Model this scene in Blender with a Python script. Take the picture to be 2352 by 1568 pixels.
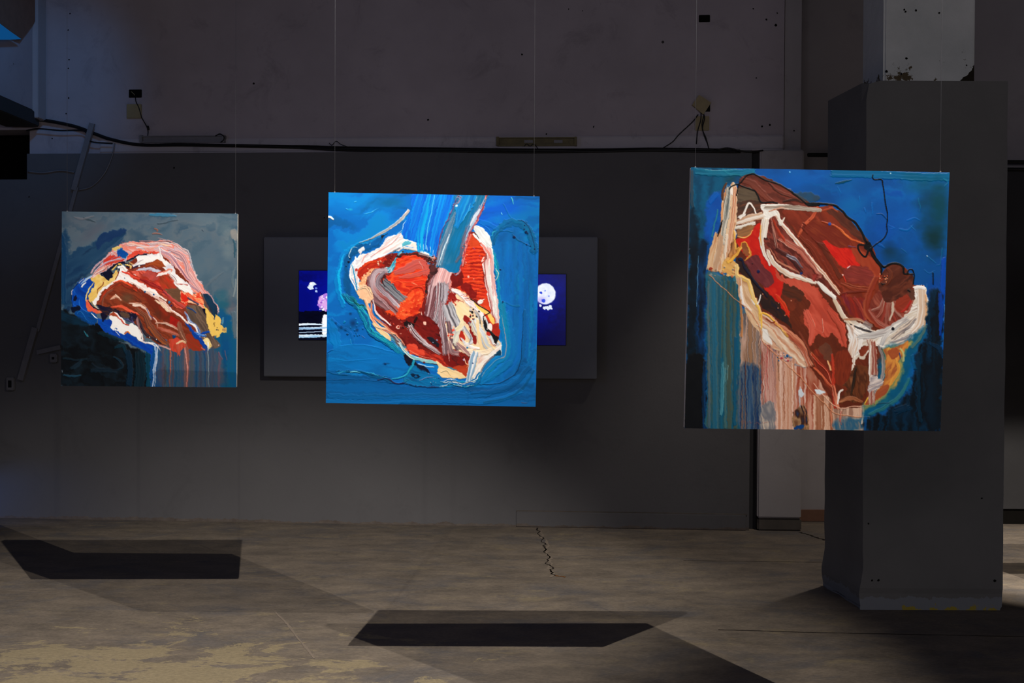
import bpy, bmesh, math, random
import numpy as np
from mathutils import Matrix, Vector
for o in list(bpy.data.objects): bpy.data.objects.remove(o)
S = bpy.context.scene; C = S.collection

# ================= camera =================
EYE = Vector((0, 0, 1.70)); FPX = 2800.; PITCH = .0156; ROLL = .0048
_f = Vector((0, math.cos(PITCH), -math.sin(PITCH))); _u = Vector((0, math.sin(PITCH), math.cos(PITCH))); _r = Vector((1, 0, 0))
AX = _r*math.cos(ROLL)+_u*math.sin(ROLL); AY = -_r*math.sin(ROLL)+_u*math.cos(ROLL)
cd = bpy.data.cameras.new('camera'); cam = bpy.data.objects.new('camera', cd); C.objects.link(cam)
cd.sensor_width = 36; cd.lens = FPX*36/2352; cd.clip_start = .05; cd.clip_end = 60
m = Matrix((AX, AY, -_f)).transposed().to_4x4(); m.translation = EYE; cam.matrix_world = m
S.camera = cam
# ================= world, exposure =================
w = bpy.data.worlds.new('world'); S.world = w; w.use_nodes = True
w.node_tree.nodes['Background'].inputs[0].default_value = (.86, .84, 1.0, 1); w.node_tree.nodes['Background'].inputs[1].default_value = .014
S.view_settings.view_transform = 'Standard'; S.view_settings.look = 'None'; S.view_settings.gamma = 1
S.view_settings.use_curve_mapping = False; S.view_settings.exposure = 0.0
# ================= gallery lamps, added fill =================
def spot(name, loc, aim, power, angle, blend, col=(1, .93, .84), size=.012):
    d = bpy.data.lights.new(name, 'SPOT'); d.energy = power; d.spot_size = math.radians(angle); d.spot_blend = blend
    d.color = col; d.shadow_soft_size = size
    o = bpy.data.objects.new(name, d); C.objects.link(o); o.location = loc
    o.rotation_euler = (Vector(aim)-Vector(loc)).to_track_quat('-Z', 'Y').to_euler(); return o
def area(name, loc, aim, power, sx, sy, col):
    d = bpy.data.lights.new(name, 'AREA'); d.shape = 'RECTANGLE'; d.size = sx; d.size_y = sy; d.energy = power; d.color = col
    o = bpy.data.objects.new(name, d); C.objects.link(o); o.location = loc
    o.rotation_euler = (Vector(aim)-Vector(loc)).to_track_quat('-Z', 'Y').to_euler(); return o
spot('spotlight_centre', (-.978, 4.181, 5.10), (-1.5, 7.0, 0), 1050, 57, .65, (1, .95, .88))
spot('spotlight_right', (2.802, 2.044, 5.13), (-.85, 6.6, 0), 1180, 46, .5, (1, .94, .86))
spot('spotlight_far_right', (4.1, 5.3, 5.10), (4.25, 8.9, 0), 1500, 31, .3, (1, .93, .84))
spot('spotlight_far_right', (3.8, 6.2, 5.10), (4.1, 8.5, 0), 1100, 33, .4, (1, .93, .84))
spot('spotlight_back', (2.45, 8.35, 5.10), (2.2, 9.3, 0), 260, 52, .6, (1, .92, .84), .03)
area('fill_behind_camera', (.8, -1.0, 2.6), (.3, 10, 3.3), 92, 6, 1.2, (.95, .90, 1))  # added soft fill that lifts the walls, no known source
area('projector_glow', (-4.6, 5.6, 3.4), (2, 7.6, 1.9), 16, 1.2, 1.6, (.36, .48, 1))
spot('blue_wash', (-2.3, 7.4, 5.0), (-3.97, 9.9, 3.75), 110, 38, 1, (.09, .40, 1), .15)
spot('blue_floor_lamp', (-5.2, 9.9, .35), (-4.25, 10.4, .03), 14, 55, .9, (.10, .30, 1), .05)

# ================= helpers =================
def px(x, y):                     # viewing ray through a photograph pixel
    return _f*FPX+AX*(x-1176)-AY*(y-784)
def on_y(x, y, Y):
    v = px(x, y); return EYE+v*(Y/v.y)
WM = -.0722; WO = Vector((0, 10.136, 0)); WU = Vector((1, WM, 0)).normalized(); WN = Vector((WM, -1, 0)).normalized()
WROT = Matrix((WU, -WN, Vector((0, 0, 1)))).transposed().to_4x4()        # local x along the wall, y into it, z up
def on_wall(x, y, off=0.):
    """(along, up) on the back wall for a photograph pixel, off metres in front of it"""
    v = px(x, y); o = WO+WN*off; t = (o-EYE).dot(WN)/v.dot(WN); p = EYE+v*t
    return (p-WO).dot(WU), p.z
def wall_pt(x, y, off=0.):
    s, z = on_wall(x, y, off); return WO+WU*s+WN*off+Vector((0, 0, z))
def floor_pt(x, y, z=0.):
    v = px(x, y); return EYE+v*((z-EYE.z)/v.z)
def tag(o, label=None, cat=None, group=None, kind=None):
    if label: o['label'] = label
    if cat: o['category'] = cat
    if group: o['group'] = group
    if kind: o['kind'] = kind
    return o
def empty(name, loc, label, cat, group=None):
    o = bpy.data.objects.new(name, None); C.objects.link(o); o.location = loc; o.empty_display_size = .1
    return tag(o, label, cat, group)
def link(name, bm, mat, parent=None, smooth=False):
    me = bpy.data.meshes.new(name); bm.normal_update(); bm.to_mesh(me); bm.free()
    me.materials.append(mat)
    if smooth:
        for p in me.polygons: p.use_smooth = True
    o = bpy.data.objects.new(name, me); C.objects.link(o)
    if parent: o.parent = parent
    return o
def box(bm, x0, y0, z0, x1, y1, z1, bev=0., M=None):
    r = bmesh.ops.create_cube(bm, size=1); vs = r['verts']
    for v in vs: v.co = Vector(((x0+x1)/2+v.co.x*(x1-x0), (y0+y1)/2+v.co.y*(y1-y0), (z0+z1)/2+v.co.z*(z1-z0)))
    if bev: 
        es = list({e for v in vs for e in v.link_edges}); r = bmesh.ops.bevel(bm, geom=es, offset=bev, segments=2, affect='EDGES', clamp_overlap=True)
        vs = list({v for f in r['faces'] for v in f.verts} | {v for v in vs if v.is_valid})
    if M is not None:
        for v in vs: v.co = M @ v.co
    return vs
def tube(bm, P, r, n=8):
    P = [Vector(p) for p in P]; rings = []
    for i, p in enumerate(P):
        d = (P[min(i+1, len(P)-1)]-P[max(i-1, 0)]).normalized()
        a = d.cross(Vector((0, 1, 0))); a = a.normalized() if a.length > .05 else d.cross(Vector((1, 0, 0))).normalized(); b = d.cross(a)
        rr = r[i] if isinstance(r, (list, tuple)) else r
        rings.append([bm.verts.new(p+(a*math.cos(t)+b*math.sin(t))*rr) for t in (2*math.pi*k/n for k in range(n))])
    for a, b in zip(rings, rings[1:]):
        for k in range(n): bm.faces.new((a[k], a[(k+1) % n], b[(k+1) % n], b[k]))
    bm.faces.new(rings[0][::-1]); bm.faces.new(rings[-1])
def crv(P, n=6):
    P = [Vector(p) for p in P]; Q = [P[0]*2-P[1]]+P+[P[-1]*2-P[-2]]; out = []
    for i in range(1, len(Q)-2):
        for k in range(n):
            t = k/n; out.append(.5*((2*Q[i])+(Q[i+1]-Q[i-1])*t+(2*Q[i-1]-5*Q[i]+4*Q[i+1]-Q[i+2])*t*t+(3*Q[i]-Q[i-1]-3*Q[i+1]+Q[i+2])*t**3))
    return out+[P[-1]]
def on_plane(o):                   # place an object built in wall coordinates
    mm = WROT.copy(); mm.translation = WO; o.matrix_world = mm; return o

# ================= materials =================
def lin1(c): 
    c = c/255.; return c/12.92 if c < .04045 else ((c+.055)/1.055)**2.4
def L(r, g, b): return (lin1(r), lin1(g), lin1(b), 1)
class NT:
    def __init__(s, name):
        s.m = bpy.data.materials.new(name); s.m.use_nodes = True; s.t = s.m.node_tree; s.b = s.t.nodes['Principled BSDF']
        s.co = s.n('ShaderNodeNewGeometry').outputs['Position']
    def n(s, k, **a):
        x = s.t.nodes.new(k)
        for q, v in a.items(): setattr(x, q, v)
        return x
    def l(s, a, b): s.t.links.new(a, b)
    def mp(s, scale=(1, 1, 1), rot=(0, 0, 0), loc=(0, 0, 0)):
        x = s.n('ShaderNodeMapping'); x.inputs['Scale'].default_value = scale; x.inputs['Rotation'].default_value = rot; x.inputs['Location'].default_value = loc
        s.l(s.co, x.inputs[0]); return x.outputs[0]
    def noise(s, sc, det=6, rough=.6, v=None, dist=0.):
        x = s.n('ShaderNodeTexNoise'); x.inputs['Scale'].default_value = sc; x.inputs['Detail'].default_value = det; x.inputs['Roughness'].default_value = rough; x.inputs['Distortion'].default_value = dist
        s.l(v if v is not None else s.co, x.inputs[0]); return x.outputs[0]
    def ramp(s, f, *st):
        x = s.n('ShaderNodeValToRGB'); e = x.color_ramp.elements
        while len(e) < len(st): e.new(.5)
        for el, (p, c) in zip(e, st): el.position = p; el.color = c if isinstance(c, tuple) else (c, c, c, 1)
        s.l(f, x.inputs[0]); return x.outputs[0]
    def mix(s, f, a, b, mode='MIX'):
        x = s.n('ShaderNodeMix', data_type='RGBA', blend_type=mode)
        for sock, v in ((x.inputs[0], f), (x.inputs[6], a), (x.inputs[7], b)):
            if hasattr(v, 'links'): s.l(v, sock)
            else: sock.default_value = v
        return x.outputs[2]
    def math(s, op, a, b=0., clamp=False):
        x = s.n('ShaderNodeMath', operation=op, use_clamp=clamp)
        for i, v in enumerate((a, b)):
            if hasattr(v, 'links'): s.l(v, x.inputs[i])
            else: x.inputs[i].default_value = v
        return x.outputs[0]
    def bump(s, h, st=.3, d=.01):
        x = s.n('ShaderNodeBump'); x.inputs['Strength'].default_value = st; x.inputs['Distance'].default_value = d
        s.l(h, x.inputs['Height']); s.l(x.outputs[0], s.b.inputs['Normal'])
    def fin(s, col, rough=.8, spec=.3):
        if hasattr(col, 'links'): s.l(col, s.b.inputs['Base Color'])
        else: s.b.inputs['Base Color'].default_value = col
        if hasattr(rough, 'links'): s.l(rough, s.b.inputs['Roughness'])
        else: s.b.inputs['Roughness'].default_value = rough
        s.b.inputs['Specular IOR Level'].default_value = spec; return s.m
def plaster(name, c, var=.12, dirt=.5, specks=True, peel=None, spec=.15):
    """painted plaster: cloudy tone, dirty smudges, drill holes, optional chipped foot (peel = height in m)"""
    N = NT(name); a = N.noise(.9, 5, .6); b = N.noise(7, 6, .7)
    dk = tuple(v*(1-var*2.2) for v in c[:3])+(1,); col = N.mix(N.ramp(a, (.35, 0.), (.7, 1.)), dk, c)
    sm = N.ramp(N.noise(2.6, 8, .75, dist=.6), (.55, 0.), (.70, dirt)); col = N.mix(sm, col, tuple(v*.45 for v in c[:3])+(1,))
    if specks:
        vo = N.n('ShaderNodeTexVoronoi'); vo.inputs['Scale'].default_value = 3.1; N.l(N.co, vo.inputs[0])
        sp = N.math('LESS_THAN', vo.outputs['Distance'], .036); gate = N.math('GREATER_THAN', N.noise(1.3, 2), .47)
        col = N.mix(N.math('MULTIPLY', sp, gate), col, tuple(v*.12 for v in c[:3])+(1,))
    if peel:
        sx = N.n('ShaderNodeSeparateXYZ'); N.l(N.co, sx.inputs[0])
        h = N.math('ADD', sx.outputs[2], N.math('MULTIPLY', N.math('SUBTRACT', N.noise(5, 8, .75), .5), peel*3.2))
        k = N.math('LESS_THAN', h, peel*.55); col = N.mix(N.math('MULTIPLY', k, .8), col, N.mix(N.noise(16, 4), L(60, 44, 34), L(120, 110, 100)))
    h = N.math('ADD', N.math('MULTIPLY', b, .6), N.math('MULTIPLY', N.noise(40, 4), .25)); N.bump(h, .35, .006)
    return N.fin(col, .85, spec)
def plain(name, c, rough=.6, spec=.3, var=.1, sc=12, metal=0.):
    N = NT(name); n = N.noise(sc, 5, .65); N.bump(n, .15, .002); N.b.inputs['Metallic'].default_value = metal
    return N.fin(N.mix(N.ramp(n, (.3, 0.), (.7, 1.)), tuple(v*(1-var*2) for v in c[:3])+(1,), c), rough, spec)
M = {}
M['upper'] = plaster('old_white_plaster', L(176, 166, 170), .1, .45)
M['drywall'] = plaster('grey_painted_wall', L(97, 95, 96), .05, .2, False, peel=.034)
M['band'] = plaster('ledge_plaster', L(186, 180, 184), .1, .8, False)
M['pil'] = plaster('white_plaster_pier', L(170, 164, 164), .08, .4, False)
M['recess'] = plaster('white_plaster_recess', L(168, 162, 164), .08, .3, False)
M['rawbase'] = plaster('raw_concrete', L(112, 104, 96), .3, .8, False)
M['darkwall'] = plaster('dark_grey_wall', L(62, 61, 62), .1, .4, False)
M['brown'] = plain('brown_skirting', L(128, 92, 74), .7)
M['black'] = plain('black_rubber', L(16, 15, 15), .5, .3)
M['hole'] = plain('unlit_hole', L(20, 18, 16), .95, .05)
M['beige'] = plain('aged_beige_plastic', L(150, 134, 96), .5)
M['batten'] = plain('grey_enamel_metal', L(118, 116, 118), .45)
M['ybatten'] = plain('yellowed_enamel_metal', L(104, 92, 52), .5, var=.25)
M['wire'] = plain('steel_wire', L(104, 104, 108), .5, .3)
M['edge'] = plain('primed_canvas_edge', L(215, 208, 196), .8, .2)
M['wood'] = plain('pine_stretcher', L(170, 130, 86), .6)
M['panel'] = plain('grey_screen_surround', L(116, 118, 124), .6, .2, .03, 3)
M['ceil'] = plaster('ceiling_plaster', L(60, 58, 60), .1, .3, False)
# poured concrete floor with a worn ochre screed patch at the front left
N = NT('worn_concrete_floor')
st = N.mp((1, 1.7, 1), (0, 0, .12)); a = N.noise(.8, 6, .6); b = N.noise(3.2, 10, .72, st); c_ = N.noise(14, 8, .7, N.mp((1, 2.6, 1)))
col = N.mix(N.ramp(b, (.3, 0.), (.72, 1.)), L(86, 78, 70), L(127, 114, 99))
col = N.mix(N.ramp(N.noise(1.7, 8, .7, N.mp((1, 1.5, 1), (0, 0, -.2), (3, 1, 0)), .5), (.50, 0.), (.66, .7)), col, L(82, 80, 82))
col = N.mix(N.ramp(N.noise(2.4, 9, .72, N.mp((1, 1.6, 1), (0, 0, .05), (9, 4, 0))), (.56, 0.), (.66, .6)), col, L(132, 118, 92))
gp = N.n('ShaderNodeVectorMath', operation='DISTANCE'); N.l(N.mp((1, 1.35, 1)), gp.inputs[0]); gp.inputs[1].default_value = (-1.9, 5.45*1.35, 0)
pm = N.math('ADD', N.math('SUBTRACT', 1.62, gp.outputs['Value']), N.math('MULTIPLY', N.math('SUBTRACT', N.noise(1.9, 13, .76, N.mp((1, 1.5, 1)), .5), .5), 8.5))
col = N.mix(N.ramp(pm, (.46, 0.), (.56, .75)), col, N.mix(c_, L(124, 112, 86), L(154, 138, 106)))
col = N.mix(N.ramp(c_, (.60, 0.), (.75, .35)), col, L(50, 46, 42))
fs = N.noise(38, 8, .8, N.mp((1, 2.0, 1))); col = N.mix(N.ramp(fs, (.44, .55), (.56, 0.)), col, N.mix(.45, col, L(30, 28, 28))); col = N.mix(N.ramp(fs, (.60, 0.), (.70, .5)), col, L(150, 138, 118))
N.bump(N.math('ADD', b, N.math('MULTIPLY', c_, .5)), .35, .01)
M['floor'] = N.fin(col, N.ramp(b, (.2, .55), (.8, .8)), .3)

# ================= room shell =================
def wallbox(name, s0, z0, s1, z1, front, depth, mat, bev=0., kind='structure', parent=None):
    bm = bmesh.new(); box(bm, s0, -front, z0, s1, -front+depth, z1, bev)
    o = link(name, bm, mat, parent); on_plane(o)
    if kind and not parent: tag(o, kind=kind)
    return o
bm = bmesh.new(); box(bm, -9, -1.5, -.25, 9, 11.5, 0); floor = tag(link('floor', bm, M['floor']), kind='structure')
bm = bmesh.new(); box(bm, -9, 1.0, 5.32, 9, 11.5, 5.5); tag(link('ceiling', bm, M['ceil']), kind='structure')
ZL = on_wall(900, 348)[1]                                        # ledge height where grey lining ends
sR = on_wall(1803, 200)[0]; sP0 = on_wall(1740, 1100)[0]; sP1 = on_wall(1841, 1100)[0]; sD = on_wall(1722, 1000)[0]; sN = on_wall(62, 350)[0]
zN = on_wall(30, 296)[1]
wallbox('wall_back', sN, ZL, sR, 5.32, -.05, .3, M['upper'])
wallbox('wall_back', -6.5, zN, sN, 5.32, -.05, .3, M['upper'])
wallbox('wall_back', sN, 0, sD, ZL-.002, 0, .28, M['drywall'])
wallbox('trim_7', on_wall(225, 330)[0], on_wall(900, 347)[1], sR, on_wall(900, 314)[1], -.03, .03, M['band'], .012)
wallbox('wall_back', -6.5, 0, sN, on_wall(30, 412)[1], 0, .28, M['drywall'])
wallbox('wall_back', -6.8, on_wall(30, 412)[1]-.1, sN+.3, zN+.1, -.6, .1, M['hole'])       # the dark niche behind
wallbox('trim_1', on_wall(1186, 1190)[0], 0, on_wall(1713, 1190)[0], on_wall(1400, 1177)[1], .014, .02, M['drywall'], .006)
wallbox('trim_1', on_wall(1186, 1190)[0], on_wall(1400, 1179)[1]+.004, on_wall(1716, 1190)[0], on_wall(1400, 1177)[1]+.009, .004, .006, M['rawbase'])
wallbox('trim_6', sD, 0, sP0, ZL, -.09, .2, M['darkwall'])  # backing of the gap; the gap's shade is put into its dark colour
# projecting pier with a broken concrete foot, then the deeper wall beside it
bm = bmesh.new(); box(bm, sP0, .0, on_wall(1790, 1190)[1], sP1, .5, ZL, .012); box(bm, sR+.006, .062, ZL-.01, on_wall(1843, 200)[0], .5, 5.32)
tag(on_plane(link('wall_pier', bm, M['pil'])), kind='structure')
bm = bmesh.new(); box(bm, sP0+.004, .006, 0, sP1+.004, .5, on_wall(1790, 1190)[1]-.002, .012)
tag(on_plane(link('trim_2', bm, M['rawbase'])), kind='structure')
bm = bmesh.new(); box(bm, 1.6, 10.48, 0, 9, 10.7, 5.32); tag(link('wall_recess', bm, M['recess']), kind='structure')
zb = .102
bm = bmesh.new(); box(bm, 2.4, 10.462, .002, 3.4, 10.48, zb, .003); tag(link('baseboard_recess', bm, M['brown']), kind='structure')
xr = on_y(2235, 800, 10.4).x
bm = bmesh.new(); box(bm, xr, 10.36, .13, 9, 10.479, on_y(2330, 392, 10.36).z, .004); tag(link('wall_right', bm, M['darkwall']), kind='structure')
bm = bmesh.new(); box(bm, xr, 10.38, 0, 9, 10.479, .128); tag(link('baseboard_right', bm, M['hole']), kind='structure')
bm = bmesh.new(); box(bm, -7.1, 1.0, 0, -6.9, 11.5, 5.32); tag(link('wall_left', bm, M['darkwall']), kind='structure')
bm = bmesh.new(); box(bm, 8.8, 1.0, 0, 9, 11.5, 5.32); tag(link('wall_right', bm, M['darkwall']), kind='structure')
# upper left: bulkhead side wall with its lower beam and soffit
Xs = wall_pt(90, 120).x
bm = bmesh.new(); box(bm, Xs-.25, 6.2, 3.46, Xs, 10.4, 5.32, .01); tag(link('wall_left', bm, M['upper']), kind='structure')
bm = bmesh.new(); box(bm, Xs-.27, 6.2, 3.34, Xs+.02, 10.38, 3.46, .008); tag(link('trim_3', bm, M['darkwall']), kind='structure')
bm = bmesh.new(); box(bm, Xs, 10.27, 3.4, Xs+.05, 10.45, 5.32, .006); tag(link('trim_4', bm, M['recess']), kind='structure')
# ---------- oil paint simulation: every stroke is laid on a fine grid of pigment + relief ----------
import numpy as np
_rs = np.random.RandomState(7)
_perm = _rs.rand(64, 256, 256).astype(np.float32)
def vnoise(x, y, seed=0):
    t = _perm[seed % 64]
    xi = np.floor(x).astype(int); yi = np.floor(y).astype(int)
    fx = x - xi; fy = y - yi
    fx = fx*fx*(3-2*fx); fy = fy*fy*(3-2*fy)
    a = t[xi & 255, yi & 255]; b = t[(xi+1) & 255, yi & 255]
    c = t[xi & 255, (yi+1) & 255]; d = t[(xi+1) & 255, (yi+1) & 255]
    return (a*(1-fx)+b*fx)*(1-fy) + (c*(1-fx)+d*fx)*fy
def fbm(x, y, seed=0, o=3):
    s = 0; a = .5; t = 0
    for i in range(o):
        s = s + a*vnoise(x, y, seed+i*5); t += a; a *= .5; x = x*2.03; y = y*2.03
    return s/t
def pts(s):
    return np.array([[float(v) for v in p.split(',')] for p in s.split()])
def spline(P, closed=False, n=6):
    P = np.asarray(P, float)
    if len(P) < 3 and not closed:
        return np.array([P[0]+(P[-1]-P[0])*t for t in np.linspace(0, 1, 8)])
    Q = np.vstack([P[-1], P, P[0], P[1]]) if closed else np.vstack([2*P[0]-P[1], P, 2*P[-1]-P[-2]])
    out = []
    for i in range(1, len(Q)-2):
        p0, p1, p2, p3 = Q[i-1], Q[i], Q[i+1], Q[i+2]
        for t in np.linspace(0, 1, n, endpoint=False):
            out.append(.5*((2*p1)+(-p0+p2)*t+(2*p0-5*p1+4*p2-p3)*t*t+(-p0+3*p1-3*p2+p3)*t**3))
    if not closed: out.append(Q[-2])
    return np.array(out)
def lin(c):
    c = np.asarray(c, float)/255.
    return np.where(c < .04045, c/12.92, ((c+.055)/1.055)**2.4)
class Canvas:
    def __init__(s, n, quad, base):
        s.n = n; q = np.array(quad, float)      # TL TR BR BL in sketch units
        A = []; B = []
        for (u, v), (x, y) in zip(((0, 0), (1, 0), (1, 1), (0, 1)), q):
            A.append([u, v, 1, 0, 0, 0, -u*x, -v*x]); B.append(x)
            A.append([0, 0, 0, u, v, 1, -u*y, -v*y]); B.append(y)
        h = np.linalg.solve(np.array(A), np.array(B))
        u, v = np.meshgrid((np.arange(n)+.5)/n, (np.arange(n)+.5)/n)
        w = h[6]*u+h[7]*v+1
        s.X = ((h[0]*u+h[1]*v+h[2])/w).astype(np.float32); s.Y = ((h[3]*u+h[4]*v+h[5])/w).astype(np.float32)
        s.C = np.ones((n, n, 3), np.float32)*np.array(base, np.float32)
        s.H = np.zeros((n, n), np.float32); s.k = 0
        s.px = 1500./n; s.qy = (q[3, 1]-q[0, 1])/n
        s.wx = (fbm(s.X/30, s.Y/30, 40, 3)-.5)*3+(fbm(s.X/9, s.Y/9, 41, 2)-.5)*.8; s.wy = (fbm(s.X/30, s.Y/30, 50, 3)-.5)*3+(fbm(s.X/9, s.Y/9, 51, 2)-.5)*.8
    def win(s, x0, y0, x1, y1, m):
        p = s.px
        a = max(0, int((min(y0, y1)-m-70)/s.qy)-12); b = min(s.n, int((max(y0, y1)+m)/s.qy)+8)
        c = max(0, int((min(x0, x1)-m-70)/p)-12); d = min(s.n, int((max(x0, x1)+m)/p)+8)
        return slice(a, b), slice(c, d)
    def blend(s, w, a, col, h=0.):
        a = np.clip(a, 0, 1)[..., None]
        s.C[w] = s.C[w]*(1-a)+col*a
        if h is not None: s.H[w] = s.H[w]*(1-a[..., 0]*.7)+h*a[..., 0]
    def ramp(s, cols, t):
        cols = np.array(cols, np.float32); k = len(cols)-1
        t = np.clip(t, 0, .9999)*k; i = t.astype(int); f = (t-i)[..., None]
        return cols[i]*(1-f)+cols[np.minimum(i+1, k)]*f
    def fill(s, P, cols, ang=None, rough=5, soft=1.5, al=1., h=.3, sc=6, ln=70, smooth=True, con=1.5):
        """closed patch of paint; cols blend as streaks along angle ang (degrees, image sense)"""
        s.k += 1; P = pts(P) if isinstance(P, str) else np.array(P, float); rough = rough*1.4+1
        if not isinstance(cols[0], (tuple, list)): cols = [cols]
        S = spline(P, True, 5) if smooth else P
        m = rough*2+soft*3
        w = s.win(S[:, 0].min(), S[:, 1].min(), S[:, 0].max(), S[:, 1].max(), m)
        X = s.X[w]+s.wx[w]*rough; Y = s.Y[w]+s.wy[w]*rough
        ins = np.zeros(X.shape, bool); D = np.full(X.shape, 1e9, np.float32)
        for (x0, y0), (x1, y1) in zip(S, np.roll(S, -1, 0)):
            if y0 != y1:
                c = ((y0 > Y) != (y1 > Y)) & (X < (x1-x0)*(Y-y0)/(y1-y0)+x0); ins ^= c
            L = (x1-x0)**2+(y1-y0)**2+1e-9
            t = np.clip(((X-x0)*(x1-x0)+(Y-y0)*(y1-y0))/L, 0, 1)
            np.minimum(D, (X-x0-t*(x1-x0))**2+(Y-y0-t*(y1-y0))**2, out=D)
        D = np.sqrt(D); D = np.where(ins, D, -D)
        a = np.clip(.5+D/(2*soft+1e-3), 0, 1)*al
        s.blend(w, a, s.tex(w, cols, ang, sc, ln, con), None if h is None else h+.15*s._t)
    def tex(s, w, cols, ang, sc, ln, con=1.5):
        X = s.X[w]; Y = s.Y[w]
        if ang is None:
            t = fbm(X/ln*2+s.wx[w]*.5+s.k*3.1, Y/ln*2+s.wy[w]*.5, s.k % 50, 3)
        else:
            r = np.radians(ang); u = X*np.cos(r)+Y*np.sin(r); v = -X*np.sin(r)+Y*np.cos(r)
            v = v+s.wy[w]*sc*.6
            t = .42*vnoise(u/ln, v/sc*.8+s.k*7.3, s.k % 60)+.5*vnoise(u/ln*1.3+9, v/sc*.33, (s.k+3) % 60)+.08*vnoise(u/ln*3, v/sc*2.1, (s.k+9) % 60)
        t = (t-.5)*con+.5; s._t = t
        return s.ramp(cols, t) if len(cols) > 1 else np.ones(X.shape+(1,), np.float32)*np.array(cols[0], np.float32)
    def stroke(s, P, w0, cols, dry=.0, taper=(1, 1), al=1., h=.8, wob=2., sc=4., ln=110, flat=False, con=1.7):
        """bristle stroke: colours vary ACROSS the ribbon (cols is a ramp), dry = broken paint"""
        s.k += 1; P = pts(P) if isinstance(P, str) else np.array(P, float); sc = sc*1.6
        if not isinstance(cols[0], (tuple, list)): cols = [cols]
        S = spline(P, False, 6); hw = w0/2.
        w = s.win(S[:, 0].min(), S[:, 1].min(), S[:, 0].max(), S[:, 1].max(), hw+wob*2+2)
        X = s.X[w]+s.wx[w]*wob; Y = s.Y[w]+s.wy[w]*wob
        seg = np.hypot(*(S[1:]-S[:-1]).T); cum = np.concatenate([[0], np.cumsum(seg)]); T = cum[-1]+1e-6
        D = np.full(X.shape, 1e9, np.float32); A = np.zeros(X.shape, np.float32); V = np.zeros(X.shape, np.float32); O = np.zeros(X.shape, np.float32)
        for i in range(len(S)-1):
            x0, y0 = S[i]; dx, dy = S[i+1]-S[i]; L = dx*dx+dy*dy+1e-9
            t = ((X-x0)*dx+(Y-y0)*dy)/L; tc = np.clip(t, 0, 1)
            ex = X-x0-tc*dx; ey = Y-y0-tc*dy; d = ex*ex+ey*ey
            m = d < D; D[m] = d[m]; A[m] = (cum[i]+tc*seg[i])[m]
            sl = np.sqrt(L); V[m] = ((dx*(Y-y0)-dy*(X-x0))/sl)[m] if i in (0, len(S)-2) else (np.sign(dx*ey-dy*ex)*np.sqrt(d))[m]
            O[m] = (np.maximum(0, np.maximum(-t, t-1))*sl)[m]
        D = np.maximum(np.abs(V), 0); q = A/T
        prof = taper[0]*(1-q)**2+2*q*(1-q)*1.0+taper[1]*q*q if not flat else 1.0
        prof = np.clip(prof+.0*q, .02, 1.2)
        W = hw*prof
        v = V/np.maximum(W, .5)
        n1 = vnoise(v*w0/sc/2+s.k*5.7, A/ln, s.k % 60); n2 = vnoise(v*w0/sc/5+s.k*2.3, A/ln*.6, (s.k+7) % 60)
        br = (.6*n1+.4*n2-.5)*con+.5
        rag = vnoise(v*w0/sc*1.1+s.k*3.3, q*2, (s.k+17) % 60)
        W = W*(.86+.28*vnoise(A/14., np.sign(V)*3+s.k, (s.k+5) % 60)) if w0 > 12 else W
        a = np.clip((W-D)/1.6+.5, 0, 1)*np.clip((rag*min(hw*.9, 22)+.35*np.sqrt(np.clip(hw*hw-D*D, 0, None))*(0 if flat else 1)-O)/1.6+.5, 0, 1)
        if dry > 0:
            end = np.clip(1-np.minimum(q, 1-q)*5, 0, 1)
            th = vnoise(v*w0/sc*.9+s.k, A/(ln*.7), (s.k+11) % 60)
            a = a*np.clip((th-(dry*(.45+.55*end)))*5+.5, 0, 1)
        col = s.ramp(cols, .5*br+.5*((v*.5+.5)*.55+br*.45)) if len(cols) > 1 else np.ones(X.shape+(1,), np.float32)*np.array(cols[0], np.float32)
        s.blend(w, a*al, col, h+.5*(br-.5))
    def line(s, P, w0, col, al=1., taper=(.6, .3), wob=2.5, h=.9):
        s.stroke(P, w0, [col], taper=taper, al=al, wob=wob, h=h)
    def dot(s, x, y, r, col, h=.8):
        s.k += 1
        w = s.win(x-r, y-r, x+r, y+r, 4)
        d = np.hypot(s.X[w]+s.wx[w]*r*.3-x, s.Y[w]+s.wy[w]*r*.3-y)
        s.blend(w, np.clip((r-d)/1.6+.5, 0, 1), np.array(col, np.float32)*np.ones(d.shape+(1,), np.float32), h)
    def glaze(s, cx, cy, rx, ry, col, al=.6, ang=0, pw=1.):
        """soft thin cloud of colour"""
        s.k += 1; r = np.radians(ang)
        u = (s.X-cx)*np.cos(r)+(s.Y-cy)*np.sin(r); v = -(s.X-cx)*np.sin(r)+(s.Y-cy)*np.cos(r)
        n = fbm(u/90+s.k, v/45, s.k % 50, 3)
        d = np.sqrt((u/rx)**2+(v/ry)**2)+(n-.5)*.9
        a = np.clip(1.15-d, 0, 1)**pw*al
        s.blend((slice(None), slice(None)), a, np.array(col, np.float32)*np.ones(d.shape+(1,), np.float32), None)
    def brushing(s, cols, ang, sc, ln, al, con=2., warp=0.):
        s.k += 1
        w = (slice(None), slice(None)); X0, Y0 = s.X, s.Y
        if warp:
            s.X = X0+(fbm(X0/260, Y0/260, 21, 2)-.5)*warp; s.Y = Y0+(fbm(X0/260, Y0/260, 31, 2)-.5)*warp
        c = s.tex(w, cols, ang, sc, ln, con); t = s._t; s.X, s.Y = X0, Y0
        s.blend(w, np.ones(s.X.shape)*al, c, None); s.H += (t-.5)*.15
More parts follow.
